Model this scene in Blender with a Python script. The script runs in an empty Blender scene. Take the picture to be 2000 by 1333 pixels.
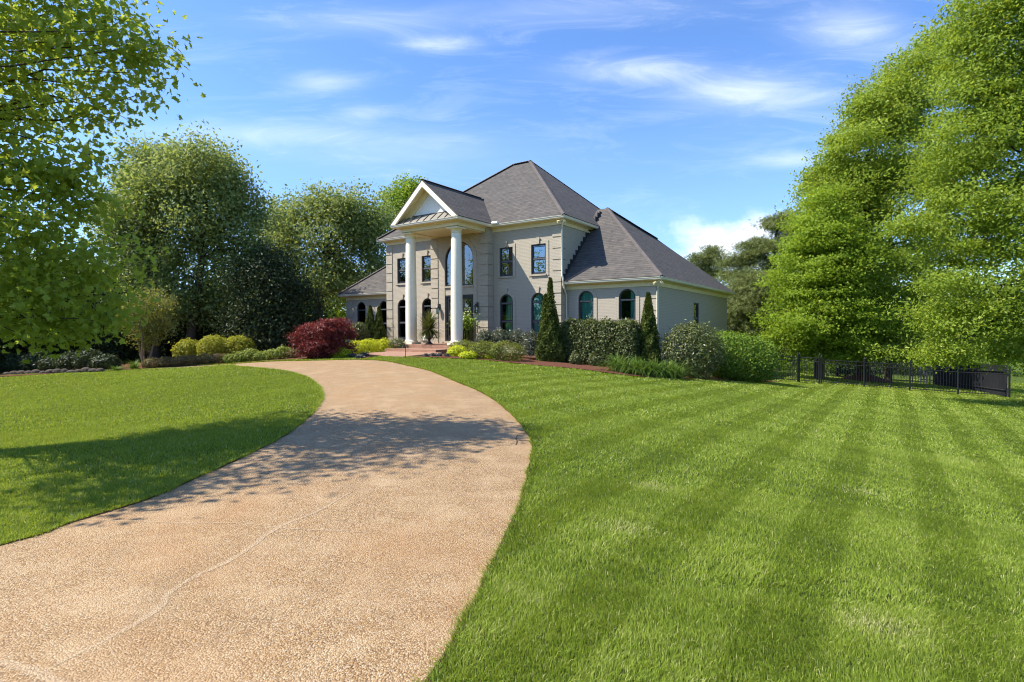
import bpy, math, random
import numpy as np
from mathutils import Vector, Matrix, geometry, noise as mnoise

# ------------------------------------------------------------------ camera, sky, sun, exposure
scene = bpy.context.scene
COL = scene.collection
F, PIT, ROL, YAW = 1081.6, 0.02225, -0.003847, -0.5966
cp_, sp_, cr_, sr_ = math.cos(PIT), math.sin(PIT), math.cos(ROL), math.sin(ROL)
CM = (np.array([[cr_, -sr_, 0], [sr_, cr_, 0], [0, 0, 1]]) @ np.array([[1, 0, 0], [0, cp_, -sp_], [0, sp_, cp_]])
      @ np.array([[1, 0, 0], [0, 0, -1.], [0, 1, 0]]))
cam_d = bpy.data.cameras.new('camera')
cam_d.sensor_width = 36; cam_d.lens = 36 * F / 2000; cam_d.clip_start = .1; cam_d.clip_end = 3000
cam = bpy.data.objects.new('camera', cam_d); COL.objects.link(cam)
cam.matrix_world = Matrix([[CM[0][i], -CM[1][i], -CM[2][i], 0] for i in range(3)] + [[0, 0, 0, 1]])
scene.camera = cam
scene.view_settings.view_transform = 'Standard'; scene.view_settings.look = 'None'
scene.view_settings.exposure = 1.0; scene.view_settings.gamma = 1
scene.cycles.use_denoising = True; scene.cycles.adaptive_threshold = .005; scene.cycles.filter_width = 1.05; scene.cycles.max_bounces = 6; scene.cycles.transparent_max_bounces = 8
scene.cycles.diffuse_bounces = 3; scene.cycles.transmission_bounces = 4; scene.cycles.glossy_bounces = 3
scene.cycles.sample_clamp_indirect = 3; scene.cycles.caustics_reflective = False; scene.cycles.caustics_refractive = False; scene.cycles.blur_glossy = 1.

SUN_T = Vector((1.596, .125, -1.87)).normalized()
sun_d = bpy.data.lights.new('sun', 'SUN'); sun_d.energy = 4.4; sun_d.angle = math.radians(.5); sun_d.color = (1, .94, .84)
sun = bpy.data.objects.new('sun', sun_d); COL.objects.link(sun)
sun.rotation_euler = SUN_T.to_track_quat('-Z', 'Y').to_euler(); sun.location = (-30, 0, 40)

world = bpy.data.worlds.new('World'); scene.world = world; world.use_nodes = True
world.cycles.sampling_method = 'MANUAL'; world.cycles.sample_map_resolution = 1024
nt = world.node_tree; nt.nodes.clear()

class NB:
    """small node-building helper"""
    def __init__(s, tree): s.t = tree
    def n(s, typ, _ins=None, **kw):
        nd = s.t.nodes.new(typ)
        for k, v in kw.items(): setattr(nd, k, v)
        for k, v in (_ins or {}).items():
            if isinstance(v, bpy.types.NodeSocket): s.t.links.new(v, nd.inputs[k])
            else: nd.inputs[k].default_value = v
        return nd
    def m(s, op, a, b=0., c=None, clamp=False):
        nd = s.t.nodes.new('ShaderNodeMath'); nd.operation = op; nd.use_clamp = clamp
        for i, v in enumerate((a, b) if c is None else (a, b, c)):
            if isinstance(v, bpy.types.NodeSocket): s.t.links.new(v, nd.inputs[i])
            else: nd.inputs[i].default_value = v
        return nd.outputs[0]
    def mix(s, f, a, b, blend='MIX'):
        nd = s.t.nodes.new('ShaderNodeMix'); nd.data_type = 'RGBA'; nd.blend_type = blend
        for i, v in ((0, f), (6, a), (7, b)):
            if isinstance(v, bpy.types.NodeSocket): s.t.links.new(v, nd.inputs[i])
            elif i == 0: nd.inputs[0].default_value = v
            else: nd.inputs[i].default_value = (*v[:3], 1)
        return nd.outputs[2]
    def ramp(s, f, stops):
        nd = s.t.nodes.new('ShaderNodeValToRGB'); cr = nd.color_ramp
        while len(cr.elements) < len(stops): cr.elements.new(.5)
        for e, (p, c) in zip(cr.elements, stops):
            e.position = p; e.color = (*c, 1) if len(c) == 3 else c
        s.t.links.new(f, nd.inputs[0]); return nd.outputs[0]
    def noise(s, vec, scale, detail=3, rough=.55, dist=0):
        nd = s.n('ShaderNodeTexNoise', {'Scale': scale, 'Detail': detail, 'Roughness': rough, 'Distortion': dist})
        if vec is not None: s.t.links.new(vec, nd.inputs['Vector'])
        return nd.outputs[0]

def build_world():
    b = NB(nt)
    sky = b.n('ShaderNodeTexSky'); sky.sky_type = 'NISHITA'; sky.sun_disc = False
    sky.sun_elevation = math.radians(49.4); sky.sun_rotation = math.radians(-94.5)
    sky.air_density = 1.0; sky.dust_density = .3; sky.ozone_density = 2.5
    tc = b.n('ShaderNodeTexCoord').outputs['Generated']
    sep = b.n('ShaderNodeSeparateXYZ', {0: tc}); x, y, z = sep.outputs
    ya = b.m('MAXIMUM', b.m('ABSOLUTE', y), .05)
    px = b.m('DIVIDE', x, ya); pz = b.m('DIVIDE', z, ya)
    v2 = b.n('ShaderNodeCombineXYZ', {0: px, 1: pz, 2: y}).outputs[0]
    mp = b.n('ShaderNodeMapping', {'Vector': v2, 'Scale': (2.6, 12., 1.), 'Rotation': (0, 0, math.radians(7))}).outputs[0]
    wis = b.noise(mp, 1.7, 10, .66, .7)
    front = b.m('GREATER_THAN', y, 0.)
    # broad thin veils plus named wisps of cirrus, each (azimuth tangent, elevation tangent, half sizes, strength)
    tot = b.m('MULTIPLY', b.m('SUBTRACT', wis, .5, clamp=True), .55)
    def patch(cx, cz, sx, sz, k, src, lo):
        dx = b.m('DIVIDE', b.m('SUBTRACT', px, cx), sx); dz = b.m('DIVIDE', b.m('SUBTRACT', pz, cz), sz)
        r2 = b.m('ADD', b.m('MULTIPLY', dx, dx), b.m('MULTIPLY', dz, dz))
        g = b.m('POWER', 2.718, b.m('MULTIPLY', r2, -1.))
        s_ = b.m('MULTIPLY', b.m('SUBTRACT', b.m('ADD', src, b.m('MULTIPLY', g, .55)), lo, clamp=True), g)
        return b.m('MULTIPLY', b.m('MULTIPLY', s_, k), front)
    for q in ((-.335, .44, .08, .022, .6), (-.27, .385, .06, .02, .55), (-.13, .51, .09, .018, .55), (.22, .46, .16, .028, .55),
              (.42, .42, .17, .045, .6), (.6, .535, .12, .05, .55), (.5, .30, .09, .018, .5), (-.45, .35, .3, .03, .4), (-.25, .55, .25, .03, .3),
              (-.2, .32, .3, .05, .25), (.1, .57, .3, .03, .25)):
        tot = b.m('ADD', tot, patch(*q, wis, .45))
    hz = b.ramp(b.m('ABSOLUTE', z), [(0., (.12,) * 3), (.16, (.06,) * 3), (.36, (.0,) * 3)])
    tot = b.m('ADD', tot, hz)
    mp2 = b.n('ShaderNodeMapping', {'Vector': v2, 'Scale': (1., 1.6, 1.)}).outputs[0]
    bil = b.noise(mp2, 11., 7, .6, .2)
    cum = b.m('ADD', patch(.345, .165, .085, .045, 2.6, bil, .70), patch(.46, .175, .07, .042, 2.6, bil, .70))
    cum = b.m('ADD', cum, patch(.40, .12, .16, .04, 1.6, bil, .62))
    tot = b.m('ADD', b.m('MULTIPLY', tot, .9), cum, clamp=True)
    hsv = b.n('ShaderNodeHueSaturation', {'Hue': .507, 'Saturation': 1.16, 'Value': .92, 'Color': sky.outputs[0]}).outputs[0]
    hsv = b.mix(1., hsv, b.ramp(b.m('ABSOLUTE', z), [(0., (.60, .74, .98)), (.12, (.62, .77, 1.)), (.3, (.82, .90, 1.)), (.5, (.86, .93, 1.))]), 'MULTIPLY'); c = b.mix(tot, hsv, (4.6, 4.9, 5.2))
    bg = b.n('ShaderNodeBackground', {'Color': c, 'Strength': .15})
    b.n('ShaderNodeOutputWorld', {0: bg.outputs[0]})
build_world()

# ------------------------------------------------------------------ site geometry helpers
KI = np.linalg.inv(np.array([[F, 0, 1000], [0, F, 666.5], [0, 0, 1]]))
def sight(px, py): return CM.T @ (KI @ np.array([px, py, 1.]))
def at(px, py, Y): r = sight(px, py); return r * (Y / r[1])            # a surveyed point at distance Y
def atz(px, py, z): r = sight(px, py); return r * (z / r[2])           # a surveyed point at height z
UV_, WV_ = np.array([math.cos(YAW), math.sin(YAW)]), np.array([-math.sin(YAW), math.cos(YAW)])
HO = np.array([2.2967, 26.0])
def hxy(u, w): return HO + UV_ * u + WV_ * w                           # house plan -> site plan
def hp(u, w, z): p = hxy(u, w); return (p[0], p[1], z)
def to_uw(x, y): d = np.stack([np.asarray(x) - HO[0], np.asarray(y) - HO[1]], -1); return d @ UV_, d @ WV_

GC = [atz(500, 1333, -1.6), atz(0, 1069, -1.64), atz(1000, 1300, -1.62), atz(2000, 1333, -1.85), atz(2000, 1040, -2.2),
      at(1604, 749, 27.5), at(1560, 750, 28), at(1971, 776, 24.5), at(1869, 772, 25.3), at(1688, 756, 26.7), at(1773, 763, 26),
      at(1320, 738, 21.2), at(1450, 745, 22.5), at(740, 704, 20.6), at(1000, 712, 21.5), at(1200, 724, 21.),
      (*hxy(4.4, .5), -1.85), (*hxy(0, 0), -1.42), (*hxy(-11.6, 0), -1.3), (*hxy(-16, .5), -1.35), (*hxy(-6, 4), -1.2), (*hxy(4.4, 13), -2.4),
      at(430, 715, 24.), at(250, 720, 25), at(0, 737, 23.), atz(300, 800, -1.72), atz(0, 850, -1.86), atz(800, 850, -1.5), atz(600, 950, -1.56),
      atz(1400, 850, -1.72), atz(1700, 850, -2.3), atz(1100, 800, -1.5), at(560, 703, 23.), atz(800, 760, -1.36), atz(1200, 1000, -1.68),
      (26, 42, -3.9), (10, 60, -3.6), (-20, 45, -2.2), (-40, 30, -3.0), (45, 30, -4.5), (40, 8, -3.4), (-30, 5, -2.4), (0, -15, -1.75), (-60, 90, -3), (60, 90, -5), (0, 120, -4)]
GC = np.array(GC, float)
def _phi(r2): return np.where(r2 > 1e-9, r2 * np.log(np.maximum(r2, 1e-9)), 0) * .5
def _fit():
    n = len(GC); A = np.zeros((n + 3, n + 3)); d2 = ((GC[:, None, :2] - GC[None, :, :2]) ** 2).sum(-1)
    A[:n, :n] = _phi(d2) + np.eye(n) * 6.
    A[:n, n] = 1; A[:n, n + 1:] = GC[:, :2]; A[n, :n] = 1; A[n + 1:, :n] = GC[:, :2].T
    return np.linalg.solve(A, np.concatenate([GC[:, 2], [0, 0, 0]]))
GW = _fit()
def gz(x, y):
    x = np.asarray(x, float); y = np.asarray(y, float)
    r = np.sqrt(x * x + y * y); k = np.minimum(1, 110 / np.maximum(r, 1e-6)); xx, yy = x * k, y * k
    sh = xx.shape; xx = xx.ravel(); yy = yy.ravel(); out = np.zeros(len(xx)); n = len(GC)
    for i in range(0, len(xx), 60000):
        q = np.stack([xx[i:i + 60000], yy[i:i + 60000]], 1)
        d2 = ((q[:, None] - GC[None, :, :2]) ** 2).sum(-1)
        out[i:i + 60000] = _phi(d2) @ GW[:n] + GW[n] + q @ GW[n + 1:]
    out = out.reshape(sh); return out if sh else float(out)
def gp(px, py):                                                        # where a sight line meets the ground
    r = sight(px, py); ts = np.linspace(1.5, 70, 3000); z = gz(r[0] * ts / r[1], ts); zz = r[2] * ts / r[1]
    i = np.argmax(zz <= z) if (zz <= z).any() else len(ts) - 1
    return np.array([r[0] * ts[i] / r[1], ts[i], z[i]])

# ------------------------------------------------------------------ object helpers
def tag(o, label=None, cat=None, group=None, kind=None):
    if label: o['label'] = label
    if cat: o['category'] = cat
    if group: o['group'] = group
    if kind: o['kind'] = kind
    return o
def empty(name, loc, label, cat, group=None, rz=0.):
    o = bpy.data.objects.new(name, None); COL.objects.link(o); o.location = loc; o.rotation_euler = (0, 0, rz)
    o.empty_display_size = .3
    return tag(o, label, cat, group)
def link(name, me, mat, parent=None, off=None):
    o = bpy.data.objects.new(name, me); COL.objects.link(o)
    if mat is not None and not me.materials: me.materials.append(mat)
    if parent is not None: o.parent = parent
    if off is not None: o.location = off
    return o
def np_mesh(name, v, f, tint=None):
    me = bpy.data.meshes.new(name); me.from_pydata(np.asarray(v), [], np.asarray(f)); me.update()
    if tint is not None:
        a = me.attributes.new('tint', 'FLOAT', 'POINT'); a.data.foreach_set('value', np.asarray(tint, np.float32))
    return me

class MB:
    """collects shapes, then links them as one mesh object"""
    def __init__(s, mp=None): s.v = []; s.f = []; s.mp = mp; s.sm = []
    def add(s, vs, fs, smooth=False):
        k = len(s.v); s.v += [tuple(map(float, (s.mp(*p) if s.mp else p))) for p in vs]; s.f += [tuple(k + i for i in f) for f in fs]; s.sm += [smooth] * len(fs)
    def box(s, x0, x1, y0, y1, z0, z1):
        s.add([(x, y, z) for z in (z0, z1) for y in (y0, y1) for x in (x0, x1)],
              [(0, 2, 3, 1), (4, 5, 7, 6), (0, 1, 5, 4), (2, 6, 7, 3), (0, 4, 6, 2), (1, 3, 7, 5)])
    def poly(s, pts): s.add(pts, [tuple(range(len(pts)))])
    def lathe(s, prof, c, n=24, smooth=True):
        vs = [(c[0] + r * math.cos(2 * math.pi * i / n), c[1] + r * math.sin(2 * math.pi * i / n), c[2] + z) for r, z in prof for i in range(n)]
        fs = [(j * n + i, j * n + (i + 1) % n, (j + 1) * n + (i + 1) % n, (j + 1) * n + i) for j in range(len(prof) - 1) for i in range(n)]
        s.add(vs, fs, smooth)
        s.add([vs[i] for i in range(n)], [tuple(range(n))[::-1]]); s.add([vs[(len(prof) - 1) * n + i] for i in range(n)], [tuple(range(n))])
    def tube(s, pts, r, n=8):
        pts = [Vector(p) for p in pts]; rs = r if hasattr(r, '__len__') else [r] * len(pts); vs = []
        for i, p in enumerate(pts):
            d = (pts[min(i + 1, len(pts) - 1)] - pts[max(i - 1, 0)]).normalized()
            a = d.cross(Vector((0, 0, 1)) if abs(d.z) < .9 else Vector((1, 0, 0))).normalized(); c = d.cross(a)
            vs += [p + (a * math.cos(t) + c * math.sin(t)) * rs[i] for t in [2 * math.pi * k / n for k in range(n)]]
        fs = [(j * n + i, j * n + (i + 1) % n, (j + 1) * n + (i + 1) % n, (j + 1) * n + i) for j in range(len(pts) - 1) for i in range(n)]
        s.add(vs, fs, True); s.add(vs[:n], [tuple(range(n))[::-1]]); s.add(vs[-n:], [tuple(range(n))])
    def ring(s, a, c, d0, d1):
        """frame between two outlines (lists of (along, z)), extruded in depth d0..d1 (closed loops)"""
        n = len(a); L = [(p[0], d, p[1]) for d in (d0, d1) for o in (a, c) for p in o]; fs = []
        for i in range(n):
            j = (i + 1) % n
            fs += [(2 * n + i, 2 * n + j, 3 * n + j, 3 * n + i), (i, n + i, n + j, j), (i, j, 2 * n + j, 2 * n + i), (n + i, 3 * n + i, 3 * n + j, n + j)]
        s.add(L, fs)
    def slab(s, pts, d0, d1):
        """filled outline (along, z) extruded in depth"""
        n = len(pts); L = [(p[0], d, p[1]) for d in (d0, d1) for p in pts]
        s.add(L, [tuple(range(n)), tuple(range(2 * n - 1, n - 1, -1))] + [(i, (i + 1) % n, n + (i + 1) % n, n + i) for i in range(n)])
    def sweep(s, path, prof, closed=False):
        """profile [(out, z)] swept along a plan path with mitred corners; out is to the right of travel"""
        P = [np.array(p, float) for p in path]; n = len(P); k = len(prof); vs = []
        for i in range(n):
            a = P[i] - P[i - 1] if (closed or i > 0) else P[1] - P[0]; c = P[(i + 1) % n] - P[i] if (closed or i < n - 1) else a
            a = a / np.linalg.norm(a); c = c / np.linalg.norm(c)
            na, nc = np.array([a[1], -a[0]]), np.array([c[1], -c[0]]); m = (na + nc) / (1 + na @ nc)
            vs += [(*(P[i] + m * o), z) for o, z in prof]
        fs = []
        for i in range(n if closed else n - 1):
            for j in range(k): fs.append((i * k + j, i * k + (j + 1) % k, ((i + 1) % n) * k + (j + 1) % k, ((i + 1) % n) * k + j))
        if not closed: fs += [tuple(range(k)), tuple((n - 1) * k + j for j in range(k))[::-1]]
        s.add(vs, fs)
    def build(s, name, mat, parent=None, off=None, bevel=0.):
        me = bpy.data.meshes.new(name); me.from_pydata(s.v, [], s.f); me.update()
        import bmesh
        bm = bmesh.new(); bm.from_mesh(me); bmesh.ops.recalc_face_normals(bm, faces=bm.faces)
        uvl = bm.loops.layers.uv.new('uv')
        for fc in bm.faces:
            n = fc.normal; t = Vector((0, 0, 1)).cross(n)
            t = Vector((1, 0, 0)) if t.length < 1e-3 else t.normalized(); c = n.cross(t)
            for lp in fc.loops: lp[uvl].uv = (lp.vert.co.dot(t), lp.vert.co.dot(c))
        bm.to_mesh(me); bm.free()
        if any(s.sm): me.polygons.foreach_set('use_smooth', s.sm)
        return link(name, me, mat, parent, off)

# ------------------------------------------------------------------ materials
def new_mat(name):
    m = bpy.data.materials.new(name); m.use_nodes = True; m.node_tree.nodes.clear(); return m, NB(m.node_tree)
def out(b, sh): b.n('ShaderNodeOutputMaterial', {0: sh})
def plain(name, col, rough=.6, spec=.3, metal=0., nz=.06, scale=8., bump=0.):
    m, b = new_mat(name); tc = b.n('ShaderNodeTexCoord').outputs['Object']
    n = b.noise(tc, scale, 4); c = b.mix(n, [k * (1 - nz * 2) for k in col], [min(1, k * (1 + nz * 2)) for k in col])
    p = b.n('ShaderNodeBsdfPrincipled', {'Base Color': c, 'Roughness': rough, 'Specular IOR Level': spec, 'Metallic': metal})
    if bump:
        bp = b.n('ShaderNodeBump', {'Strength': bump, 'Distance': .01, 'Height': b.noise(tc, scale * 6, 3)}); b.t.links.new(bp.outputs[0], p.inputs['Normal'])
    out(b, p.outputs[0]); return m
def brick_mat(name, c1, c2, mort, bw=.2, rh=.0677, ms=.008, bump=.7, tint=.1):
    m, b = new_mat(name); uv = b.n('ShaderNodeUVMap', uv_map='uv').outputs[0]
    wob = b.n('ShaderNodeVectorMath', {0: uv, 1: b.n('ShaderNodeVectorMath', {0: b.n('ShaderNodeTexNoise', {'Vector': uv, 'Scale': 9.}).outputs[1], 1: (.012, .012, 0)}, operation='MULTIPLY').outputs[0]}).outputs[0]
    br = b.n('ShaderNodeTexBrick', {'Vector': wob, 'Color1': (*c1, 1), 'Color2': (*c2, 1), 'Mortar': (*mort, 1), 'Scale': 1., 'Mortar Size': ms, 'Mortar Smooth': .3, 'Bias': 0., 'Brick Width': bw, 'Row Height': rh})
    n1 = b.noise(uv, 1.3, 5, .6); n2 = b.noise(uv, 40., 3)
    c = b.mix(b.m('MULTIPLY', n1, .5), br.outputs[0], [k * (1 - 2.4 * tint) for k in c1]); c = b.mix(b.m('MULTIPLY', n2, .3), c, [k * .7 for k in c1])
    h = b.m('ADD', b.m('MULTIPLY', br.outputs[1], -1.), b.m('MULTIPLY', n2, .8))
    bp = b.n('ShaderNodeBump', {'Strength': bump, 'Distance': .012, 'Height': h})
    p = b.n('ShaderNodeBsdfPrincipled', {'Base Color': c, 'Roughness': .75, 'Specular IOR Level': .2, 'Normal': bp.outputs[0]}); out(b, p.outputs[0]); return m
def shingle_mat(name, base):
    m, b = new_mat(name); uv = b.n('ShaderNodeUVMap', uv_map='uv').outputs[0]
    br = b.n('ShaderNodeTexBrick', {'Vector': uv, 'Color1': (0, 0, 0, 1), 'Color2': (1, 1, 1, 1), 'Mortar': (.5, .5, .5, 1), 'Scale': 1., 'Mortar Size': .0, 'Bias': 0., 'Brick Width': .31, 'Row Height': .145})
    br2 = b.n('ShaderNodeTexBrick', {'Vector': uv, 'Color1': (0, 0, 0, 1), 'Color2': (1, 1, 1, 1), 'Mortar': (.5, .5, .5, 1), 'Scale': 1., 'Mortar Size': .0, 'Bias': 0., 'Brick Width': .17, 'Row Height': .145}, offset=.37)
    r = b.m('ADD', b.m('MULTIPLY', br.outputs[0], .6), b.m('MULTIPLY', br2.outputs[0], .4))
    c = b.ramp(r, [(0., [k * .62 for k in base]), (.35, [k * .9 for k in base]), (.62, base), (1., (base[0] * 1.38, base[1] * 1.28, base[2] * 1.18))])
    c = b.mix(b.m('MULTIPLY', b.noise(uv, .6, 4), .35), c, (base[0] * 1.15, base[1] * .98, base[2] * .9))
    c = b.mix(b.m('MULTIPLY', b.noise(uv, 160., 2), .3), c, [k * .5 for k in base])
    v = b.m('FRACT', b.m('DIVIDE', b.n('ShaderNodeSeparateXYZ', {0: uv}).outputs[1], .145))
    gap = b.m('LESS_THAN', v, .14); c = b.mix(b.m('MULTIPLY', gap, .55), c, [k * .28 for k in base])
    h = b.m('ADD', b.m('MULTIPLY', v, -.8), b.m('MULTIPLY', r, .7))
    bp = b.n('ShaderNodeBump', {'Strength': .9, 'Distance': .02, 'Height': h})
    p = b.n('ShaderNodeBsdfPrincipled', {'Base Color': c, 'Roughness': .9, 'Specular IOR Level': .15, 'Normal': bp.outputs[0]}); out(b, p.outputs[0]); return m
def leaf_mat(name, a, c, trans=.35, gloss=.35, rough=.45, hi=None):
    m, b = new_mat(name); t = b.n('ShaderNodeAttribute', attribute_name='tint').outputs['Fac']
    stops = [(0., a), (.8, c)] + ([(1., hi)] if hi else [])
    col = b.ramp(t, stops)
    p = b.n('ShaderNodeBsdfPrincipled', {'Base Color': col, 'Roughness': rough, 'Specular IOR Level': gloss})
    tr = b.n('ShaderNodeBsdfTranslucent', {'Color': b.mix(.5, col, [k * 1.2 for k in (c[0] * 1.5, c[1] * 1.25, c[2] * .5)])})
    mx = b.n('ShaderNodeMixShader', {0: trans, 1: p.outputs[0], 2: tr.outputs[0]}); out(b, mx.outputs[0]); return m
def bark_mat(name, a, c):
    m, b = new_mat(name); tc = b.n('ShaderNodeTexCoord').outputs['Object']
    mp = b.n('ShaderNodeMapping', {'Vector': tc, 'Scale': (9., 9., 1.6)}).outputs[0]; n = b.noise(mp, 2.5, 6, .65)
    bp = b.n('ShaderNodeBump', {'Strength': .9, 'Distance': .03, 'Height': n})
    p = b.n('ShaderNodeBsdfPrincipled', {'Base Color': b.mix(n, a, c), 'Roughness': .9, 'Specular IOR Level': .1, 'Normal': bp.outputs[0]}); out(b, p.outputs[0]); return m
def glass_mat(name, tintc, refl=1.0, add=.12):
    m, b = new_mat(name); fr = b.n('ShaderNodeFresnel', {'IOR': 1.75}).outputs[0]
    tr = b.n('ShaderNodeBsdfTransparent', {'Color': (*tintc, 1)}); gl = b.n('ShaderNodeBsdfGlossy', {'Roughness': .015, 'Color': (.9 * refl, .95 * refl, refl, 1)})
    mx = b.n('ShaderNodeMixShader', {0: b.m('ADD', fr, add, clamp=True), 1: tr.outputs[0], 2: gl.outputs[0]}); out(b, mx.outputs[0]); return m
def ground_mat():
    m, b = new_mat('turf_soil'); tc = b.n('ShaderNodeTexCoord').outputs['Object']
    n = b.noise(tc, .35, 5, .6); n2 = b.noise(tc, 26., 4, .7); n3 = b.noise(tc, 4., 4)
    c = b.mix(n, (.06, .10, .014), (.12, .165, .024)); c = b.mix(b.m('MULTIPLY', n2, .8), c, (.03, .055, .01)); c = b.mix(b.m('MULTIPLY', b.m('SUBTRACT', n3, .5, clamp=True), 1.2), c, (.13, .12, .045))
    bp = b.n('ShaderNodeBump', {'Strength': .8, 'Distance': .05, 'Height': n2})
    p = b.n('ShaderNodeBsdfPrincipled', {'Base Color': c, 'Roughness': .9, 'Specular IOR Level': .1, 'Normal': bp.outputs[0]}); out(b, p.outputs[0]); return m
def pebble_mat(name, pale=0.):
    m, b = new_mat(name); tc = b.n('ShaderNodeTexCoord').outputs['Object']
    mp = b.n('ShaderNodeMapping', {'Vector': tc, 'Scale': (1., 1., .2)}).outputs[0]
    wob = b.n('ShaderNodeVectorMath', {0: mp, 1: b.n('ShaderNodeVectorMath', {0: b.n('ShaderNodeTexNoise', {'Vector': mp, 'Scale': 40.}).outputs[1], 1: (.008, .008, 0)}, operation='MULTIPLY').outputs[0]}).outputs[0]
    vo = b.n('ShaderNodeTexVoronoi', {'Vector': wob, 'Scale': 104., 'Randomness': 1.}); rc = b.n('ShaderNodeSeparateColor', {0: vo.outputs['Color']}).outputs
    c = b.ramp(rc[0], [(0., (.11, .055, .022)), (.18, (.22, .12, .047)), (.42, (.335, .205, .088)), (.68, (.41, .275, .13)), (.86, (.54, .415, .265)), (1., (.27, .215, .15))])
    d = b.ramp(vo.outputs['Distance'], [(0., (0, 0, 0)), (.42, (0, 0, 0)), (.85, (1, 1, 1))])
    c = b.mix(b.m('MULTIPLY', d, .8), c, (.15, .09, .044))
    big = b.noise(tc, .5, 5, .6); med = b.noise(tc, 2.6, 4, .6)
    c = b.mix(b.m('MULTIPLY', big, .45), c, (.37, .23, .10)); c = b.mix(b.m('MULTIPLY', b.m('SUBTRACT', med, .46, clamp=True), 1.5), c, (.52, .38, .22))
    c = b.mix(b.m('MULTIPLY', b.m('SUBTRACT', b.noise(tc, .9, 3), .52, clamp=True), 1.6), c, (.35, .18, .07))
    stain = b.noise(tc, 1.1, 5, .7, .6); c = b.mix(b.m('MULTIPLY', b.m('SUBTRACT', stain, .56, clamp=True), 1.8, clamp=True), c, (.20, .135, .07))
    if pale: c = b.mix(pale, c, (.54, .43, .29))
    bp = b.n('ShaderNodeBump', {'Strength': .75, 'Distance': .008, 'Height': b.m('MULTIPLY', vo.outputs['Distance'], -1.)})
    p = b.n('ShaderNodeBsdfPrincipled', {'Base Color': c, 'Roughness': .65, 'Specular IOR Level': .3, 'Normal': bp.outputs[0]}); out(b, p.outputs[0]); return m
def mulch_mat():
    m, b = new_mat('bark_mulch'); tc = b.n('ShaderNodeTexCoord').outputs['Object']
    n = b.noise(b.n('ShaderNodeMapping', {'Vector': tc, 'Scale': (1., 2.2, 1.)}).outputs[0], 16., 5, .75, 1.); n2 = b.noise(tc, 1.5, 3)
    c = b.ramp(n, [(.25, (.05, .022, .014)), (.5, (.17, .07, .042)), (.7, (.30, .145, .09)), (.85, (.42, .26, .18))]); c = b.mix(b.m('MULTIPLY', n2, .5), c, (.12, .055, .035))
    bp = b.n('ShaderNodeBump', {'Strength': 1., 'Distance': .05, 'Height': n})
    p = b.n('ShaderNodeBsdfPrincipled', {'Base Color': c, 'Roughness': .95, 'Specular IOR Level': .1, 'Normal': bp.outputs[0]}); out(b, p.outputs[0]); return m

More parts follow.
